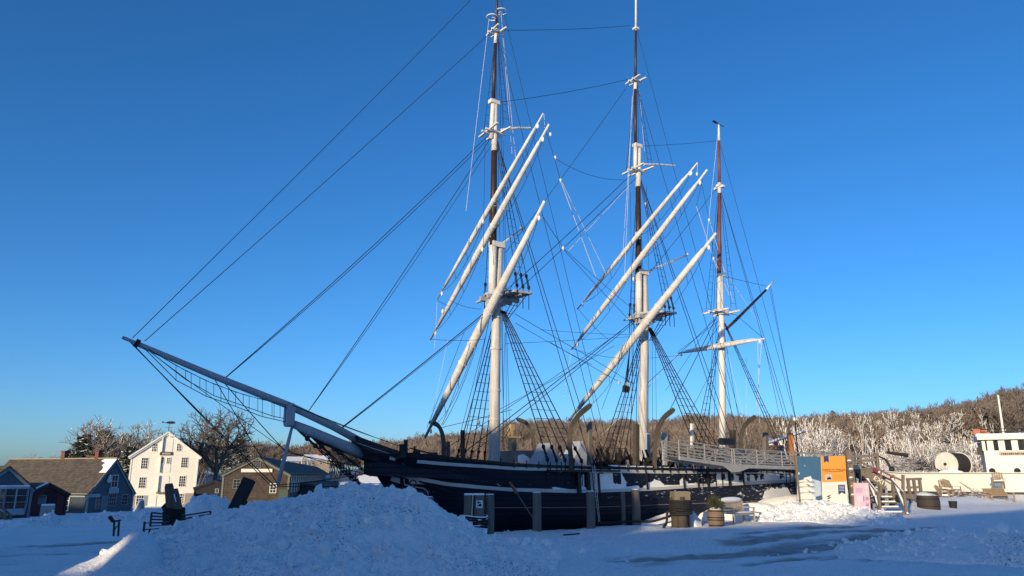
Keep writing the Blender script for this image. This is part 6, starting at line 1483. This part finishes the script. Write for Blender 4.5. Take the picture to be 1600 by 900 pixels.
# lamp on a post beyond the stern, and a gangplank boom
p = at(1242, 655, 62); mb = MB(); pr2 = at(1247, 705, 62)
o = thing("quay_lamp", "white globe lamp on a thin post beyond the ship's stern", "lamp", (p.x, p.y, -1)); mb.rope((p.x, p.y, -1), p, .05); mb.build("post", iron, o)
mb = MB(); mb.ball(p, .19, 12, 8); mb.build("globe", white, o, smooth=True)
a, b = at(1200, 692, 64), at(1256, 674, 66); o = thing("snowy_boom", "snow-covered boom slanting up behind the ship's stern, above the gangway", "boom", a); mb = MB(); mb.tube([a, b], [.14, .12], 8); mb.build("spar", mat("snowy_spar", (.35, .34, .33), (.3, .29, .28), 3, .7, snow=.75), o)
mb = MB(); q = at(1235, 688, 63); mb.bar((q.x, q.y, -1.5), (q.x, q.y, at(1235, 677, 63).z), .42, .4); solo(mb, "channel_post", mat("rusty_orange_post", (.42, .17, .06), (.36, .15, .055), 3, .7), "orange-brown post standing behind the ship's stern, under the snowy boom", "post", (q.x, q.y, -1))
a = at(1208, 684, 75); o = thing("flag", "small red and white flag hanging behind the ship's stern", "flag", a); mb = MB()
for k in range(4): mb.poly([a + Vector((-.9 + k * .45, .06 * (k % 2), 0)), a + Vector((-.45 + k * .45, .06 * ((k + 1) % 2), 0)), a + Vector((-.45 + k * .45, .06 * ((k + 1) % 2), -.7)), a + Vector((-.9 + k * .45, .06 * (k % 2), -.7))], k % 2)
mb.rope(a + Vector((-.9, 0, .2)), a + Vector((-.9, 0, -3)), .04); mb.build("cloth", [mat("flag_red", (.35, .04, .05), (.3, .04, .05), 3, .7), white], o)

# ================================================================== TREES
def tree_segs(seed, hgt_, spread=.55, levels=5, nb=(3, 4), trunk=.32, r0=None, upb=.25, ratio=.68, jit=.25, lean=0.0):
    rn = random.Random(seed); segs = []
    r0 = r0 or hgt_ * .022
    def grow(p, d, L, r, lv):
        n = 3 if lv < levels - 1 else 2; q = p
        for i in range(n):
            d = (d + Vector((rn.uniform(-1, 1), rn.uniform(-1, 1), rn.uniform(-.6, 1) * .6 + upb * .3)) * jit).normalized()
            q2 = q + d * L / n; ra = r * (1 - .35 * i / n); rb = r * (1 - .35 * (i + 1) / n); segs.append((q, q2, ra, rb, lv)); 
            if lv > 0 and lv < levels and i < n - 1 and rn.random() < .75:
                side = d.orthogonal().normalized(); side = Matrix.Rotation(rn.uniform(0, 6.28), 3, d) @ side
                grow(q2, (d + side * rn.uniform(.6, 1.2)).normalized(), L * ratio * rn.uniform(.6, .95), rb * .6, lv + 1)
            q = q2
        if lv < levels:
            k = rn.randint(*nb); a0 = rn.uniform(0, 6.28)
            for j in range(k):
                side = d.orthogonal().normalized(); side = Matrix.Rotation(a0 + 6.283 * j / k + rn.uniform(-.5, .5), 3, d) @ side
                dd = (d + side * spread * rn.uniform(.7, 1.6) + Vector((0, 0, upb))).normalized()
                grow(q, dd, L * ratio * rn.uniform(.75, 1.15), r * .62, lv + 1)
    grow(Vector((0, 0, 0)), Vector((lean, 0, 1)).normalized(), hgt_ * trunk, r0, 0)
    zm_ = max(s[1].z for s in segs); f = hgt_ / zm_
    return [(a * f, b * f, c, d_, l) for a, b, c, d_, l in segs]
def segs_mb(segs, n0=6, rmin=.012, lv0=0, lv1=99):
    mb = MB()
    for a, b, ra, rb, lv in segs:
        if lv0 <= lv <= lv1: mb.tube([a, b], [max(rmin, ra), max(rmin, rb)], n0 if lv < 2 else (4 if lv < 3 else 3), caps=False)
    return mb
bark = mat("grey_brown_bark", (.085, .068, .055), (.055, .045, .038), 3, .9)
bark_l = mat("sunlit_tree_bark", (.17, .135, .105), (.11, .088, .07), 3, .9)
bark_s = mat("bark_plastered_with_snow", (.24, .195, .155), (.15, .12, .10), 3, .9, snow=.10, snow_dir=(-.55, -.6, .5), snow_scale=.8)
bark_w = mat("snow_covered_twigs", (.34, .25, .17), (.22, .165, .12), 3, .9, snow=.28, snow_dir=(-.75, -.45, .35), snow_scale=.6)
twig = mat("brown_twigs", (.235, .185, .155), (.16, .13, .112), .25, .95, contrast=.2)
twig2 = mat("warm_brown_twigs", (.28, .20, .15), (.19, .145, .115), .25, .95, contrast=.2)
def hero(name, label, px, pyb, pyt, Y, seed, m1, m2, **kw):
    b = at(px, pyb, Y); ht_ = at(px, pyt, Y).z - b.z; b.z -= .5
    o = thing(name, label, "tree", b, local=True); sg = tree_segs(seed, ht_ + .5, **kw)
    segs_mb(sg, 8, .02, 0, 1).build("trunk", m1, o, smooth=True); segs_mb(sg, 5, .014, 2, 99).build("crown", m2, o)
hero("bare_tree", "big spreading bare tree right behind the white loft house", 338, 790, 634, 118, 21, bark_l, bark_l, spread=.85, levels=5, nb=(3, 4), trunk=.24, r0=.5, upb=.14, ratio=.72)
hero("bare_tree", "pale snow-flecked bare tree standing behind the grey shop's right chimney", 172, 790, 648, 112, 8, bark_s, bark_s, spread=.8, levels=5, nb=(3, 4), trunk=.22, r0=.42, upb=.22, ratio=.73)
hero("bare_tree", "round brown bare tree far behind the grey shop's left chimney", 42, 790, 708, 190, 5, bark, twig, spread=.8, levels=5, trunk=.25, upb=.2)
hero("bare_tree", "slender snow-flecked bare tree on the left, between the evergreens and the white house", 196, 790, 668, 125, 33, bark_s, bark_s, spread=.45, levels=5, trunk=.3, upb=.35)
pine_m = mat("dark_conifer_needles", (.016, .026, .014), (.032, .040, .02), .6, .85, snow=.16, snow_scale=1.0)
def conifer(px, pyb, pyt, Y, seed, label, wide=.26, bushy=1.0):
    rn = random.Random(seed); b = at(px, pyb, Y); ht_ = at(px, pyt, Y).z - b.z
    o = thing("evergreen_tree", label, "tree", b, local=True); mb = MB(); mb.tube([(0, 0, -.5), (0, 0, ht_ * .95)], [ht_ * .022, .03], 7); mb.build("trunk", bark, o)
    mb = MB(); z = ht_ * .10
    while z < ht_ * .98:
        f = 1 - z / ht_; nbr = rn.randint(5, 8)
        for _ in range(nbr):
            a = rn.uniform(0, 6.28); L = ht_ * wide * (f ** .75) * rn.uniform(.55, 1.15) + .25; d = Vector((math.cos(a), math.sin(a), rn.uniform(-.25, .15)))
            for k in range(int(16 * bushy)):
                t = rn.uniform(.15, 1) ; c = Vector((0, 0, z)) + d * L * t + Vector((rn.gauss(0, .16), rn.gauss(0, .16), rn.gauss(0, .10) - .12 * t * L * .3)) * (ht_ / 8)
                s1 = Vector((rn.uniform(-1, 1), rn.uniform(-1, 1), rn.uniform(-.5, .3))).normalized() * rn.uniform(.22, .55) * ht_ / 10; s2 = s1.cross(Vector((rn.uniform(-1, 1), rn.uniform(-1, 1), 1)).normalized()) * .55
                mb.poly([c - s1, c + s2 * .5, c + s1, c - s2])
        z += ht_ * .045 * rn.uniform(.7, 1.3)
    mb.build("crown", pine_m, o)
conifer(118, 790, 676, 108, 1, "dark ragged evergreen behind the grey shop, left of the pale bare tree", .36, 1.8)
conifer(150, 790, 668, 116, 2, "tall dark evergreen right behind the pale bare tree", .32, 1.8)
conifer(192, 795, 696, 106, 3, "snow-dusted evergreen squeezed between the grey shop and the white house", .28, 1.5)
conifer(100, 790, 700, 118, 4, "smaller evergreen at the left of the dark evergreens behind the grey shop", .36, 1.8)
conifer(348, 735, 684, 150, 5, "dark evergreen behind the big spreading bare tree, on the right of the white house", .38, 1.3)
conifer(372, 735, 682, 160, 6, "dark evergreen left of the long shed's gable", .42, 1.3)
conifer(1088, 705, 664, 240, 7, "dark evergreen on the far shore between the mainmast and the mizzenmast", .42, 1.3)
conifer(1072, 705, 668, 236, 9, "second dark evergreen on the far shore, just left of the other one beside the mainmast", .45, 1.3)
conifer(1304, 672, 642, 290, 8, "small dark evergreen on the ridge right of the globe lamp", .45)

# the wooded hills: individual trees in the nearer ranks, the far ranks as one mass
def wood_proto(name, seed, m, hgt_=10, **kw):
    sg = tree_segs(seed, hgt_, **kw); me = segs_mb(sg, 5, .035).build(name, m, None); return me, sg
white_kinds = []; brown_kinds = []
for k in range(6):
    if k < 4: white_kinds.append(tree_segs(300 + k, 10.5, spread=.38, levels=4, nb=(2, 2), trunk=.52, r0=.12, upb=.5, ratio=.52, jit=.13, lean=(-.25, .18, .05, -.1)[k]))
    else: white_kinds.append(tree_segs(100 + k, 10, spread=.34 + .04 * k, levels=5, nb=(2, 3), trunk=.42, r0=.13, upb=.32, ratio=.60, jit=.22, lean=random.Random(k).uniform(-.2, .2)))
    brown_kinds.append(tree_segs(200 + k, 10, spread=.6, levels=4, nb=(3, 4), trunk=.28, r0=.15, upb=.25, ratio=.72))
rn = random.Random(77)
spots = []
for _ in range(40000):
    px = rn.uniform(-40, 1640); r_ = rn.uniform(96, 300); az = math.atan((px - 800) / _F) ; x, y = r_ * math.sin(az), r_ * math.cos(az)
    if float(hillz(np.array([x]), np.array([y]))[0]) < .6: continue
    if px > 1290 and r_ < 112: continue
    if px < 640 and r_ < (225 if px > 410 else 200): continue
    if 1395 < px < 1640 and r_ < 118: continue
    if px < 1240 and r_ < 150 and rn.random() < .6: continue
    spots.append((px, r_, x, y))
    if len(spots) >= 1800: break
spots.sort(key=lambda s: s[1])
protos_w = [None] * 6; protos_b = [None] * 6; n_ind = 0; mass = []
for px, r_, x, y in spots:
    z = Hs(x, y); is_w = px > 1215 and r_ < 178 + rn.uniform(-25, 25); sc_ = rn.uniform(.75, 1.2) * (.92 if is_w else 1.0)
    k = rn.randrange(6); rz = rn.uniform(0, 6.28)
    if n_ind < 290:
        P_ = protos_w if is_w else protos_b
        if P_[k] is None:
            o = segs_mb((white_kinds if is_w else brown_kinds)[k], 5, .024).build("bare_tree", bark_w if is_w else (twig if k % 2 else twig2), None)
            P_[k] = o
        else: o = P_[k].copy(); COL.objects.link(o)
        o.location = (x, y, z - .3); o.scale = (sc_,) * 3
        o.rotation_euler = (0, 0, rn.uniform(-.5, .5) if is_w else rz)
        if is_w: tag(o, "slender bare tree white with snow in the wood on the slope at the right", "tree", "snow-white trees on the right-hand slope")
        else: tag(o, "brown leafless tree in the wood along the far shore", "tree", "brown leafless trees along the far shore")
        n_ind += 1
    else: mass.append((x, y, z - .3, sc_, rz if not is_w else rn.uniform(-.5, .5), k, is_w))
def mass_mesh(items, kinds, m, name, rmin):
    vs = []; fs = []; off = 0; base = []
    for sg in kinds:
        b = segs_mb(sg, 3, rmin); base.append((np.array(b.v, np.float32), [f for f in b.f]))
    base = [(v, np.array(f, np.int64)) for v, f in base]
    for x, y, z, s, rz, k, _ in items:
        v, f = base[k]; c, sn = math.cos(rz), math.sin(rz); w_ = np.empty_like(v); w_[:, 0] = (v[:, 0] * c - v[:, 1] * sn) * s + x; w_[:, 1] = (v[:, 0] * sn + v[:, 1] * c) * s + y; w_[:, 2] = v[:, 2] * s + z
        vs.append(w_); fs.append(f + off); off += len(v)
    V = np.concatenate(vs); F = np.concatenate(fs); me = bpy.data.meshes.new(name)
    me.vertices.add(len(V)); me.vertices.foreach_set("co", V.ravel()); me.loops.add(F.size); me.loops.foreach_set("vertex_index", F.ravel().astype(np.int32))
    me.polygons.add(len(F)); me.polygons.foreach_set("loop_start", np.arange(0, F.size, F.shape[1], dtype=np.int32)); me.polygons.foreach_set("loop_total", np.full(len(F), F.shape[1], np.int32))
    me.update(calc_edges=True); me.materials.append(m); o = bpy.data.objects.new(name, me); COL.objects.link(o); return o
def four(kinds): return kinds
ww = [i for i in mass if i[6]]; bb = [i for i in mass if not i[6]]
for items, kinds, m, nm in ((ww, white_kinds, bark_w, "snowy_wood"), (bb, brown_kinds, twig, "far_woods")):
    if items: tag(mass_mesh(items, kinds, m, nm, .05), "distant leafless woods covering the " + ("slope at the right, white with snow" if m is bark_w else "ridge behind the ship"), "woods", kind='stuff')

# ================================================================== unseen buildings added behind the viewpoint to shade the quay
def plane_at(along, perp):                                             # metres along the sunlight and to its right, from the foremast
    n = math.hypot(SUN_X, SUN_Y); ux_, uy_ = SUN_X / n, SUN_Y / n
    return FX + ux_ * along + uy_ * perp, FY + uy_ * along - ux_ * perp
TA = math.tan(R(SUN_EL))
brickw = shingle("shade_building_brick", (.24, .10, .07), (.18, .08, .06), bw=.24, bh=.08)
def caster(name, label, along, p0, p1, z_ship, depth, hole=None, right_slope=None):
    """an unseen building shaped so its eaves throw their shadow to height z_ship at the foremast"""
    zt = z_ship - TA * along                                           # along is negative: behind the camera
    o = thing(name, label, "shade building", (*plane_at(along, (p0 + p1) / 2), 0)); mb = MB()
    A = lambda al, pe, z: (*plane_at(along + al, pe), z)
    def block(pa, pb, za, zb_, zc=None):
        zc = zb_ if zc is None else zc
        v = [A(0, pa, za), A(0, pb, za), A(0, pb, zc), A(0, pa, zb_)]; u = [A(-depth, pa, za), A(-depth, pb, za), A(-depth, pb, zc), A(-depth, pa, zb_)]
        mb.add(v + u, [(0, 1, 2, 3), (7, 6, 5, 4), (0, 4, 5, 1), (3, 2, 6, 7), (0, 3, 7, 4), (1, 5, 6, 2)])
    prof = [(p0, zt), (p1, zt)] + [(pp, zz - TA * along) for pp, zz in right_slope or ()]
    top = lambda pe: float(np.interp(pe, [q[0] for q in prof], [q[1] for q in prof]))
    cuts = sorted([q[0] for q in prof] + (list(hole[:2]) if hole else [])); e = TA * depth
    for pa, pb in zip(cuts, cuts[1:]):
        if pb - pa < 1e-4: continue
        if hole and pa >= hole[0] - 1e-6 and pb <= hole[1] + 1e-6:
            h0, h1, hz0, hz1 = hole
            for za, zb1, zc1, ea, eb in ((-.5, hz0, hz0, 0, e), (hz1, top(pa), top(pb), e, 0)):   # slot cut for the sun patch, sloping with the light
                v = [A(0, pa, za), A(0, pb, za), A(0, pb, zc1), A(0, pa, zb1)]; u = [A(-depth, pa, za + ea), A(-depth, pb, za + ea), A(-depth, pb, zc1 + eb), A(-depth, pa, zb1 + eb)]
                mb.add(v + u, [(0, 1, 2, 3), (7, 6, 5, 4), (0, 4, 5, 1), (3, 2, 6, 7), (0, 3, 7, 4), (1, 5, 6, 2)])
        else: block(pa, pb, -.5, top(pa), top(pb))
    mb.build("wall", brickw, o)
_q = at(205, 845, 16.6); _al, _pe = (lambda n: ((_q.x - FX) * SUN_X / n + (_q.y - FY) * SUN_Y / n, (_q.x - FX) * SUN_Y / n - (_q.y - FY) * SUN_X / n))(math.hypot(SUN_X, SUN_Y))
_dz = lambda z: z + TA * (60 + _al)                                    # height in the wall of the slot added to let sun onto the drift
caster("shade_building", "tall unseen brick building added behind the viewpoint to shade the bow and foreground", -60, -26, -6.0, 8.8, 6, hole=(_pe - .55, _pe + .5, _dz(.05), _dz(.75)), right_slope=((-2.5, 5.2), (.5, 3.9), (5.4, 3.0), (8.2, -2.6)))
caster("low_shade_building", "lower unseen brick building added further left to shade the shops", -66, -70, -26.2, 2.0, 6)
def caster_line(name, label, pa, pb, back, h_):
    """unseen building shaped so its shadow edge runs between two ground points"""
    n = math.hypot(SUN_X, SUN_Y); ux_, uy_ = SUN_X / n, SUN_Y / n; L = h_ / TA
    a = Vector((pa[0] - ux_ * L, pa[1] - uy_ * L, 0)); b = Vector((pb[0] - ux_ * L, pb[1] - uy_ * L, 0)); d = Vector((-ux_ * back, -uy_ * back, 0))
    o = thing(name, label, "shade building", (a + b) / 2); mb = MB(); up = Vector((0, 0, h_))
    mb.ext([a - up * .1, b - up * .1, b + up, a + up], d); mb.build("wall", brickw, o)
caster_line("long_shade_building", "long unseen building added behind the viewpoint to shade the right foreground", (5.0, 30.6), (15.5, 35.8), 5, 18.5)
caster_line("long_shade_building", "second long unseen building added further right to shade the right foreground", (15.5, 35.8), (60, 70), 5, 20)
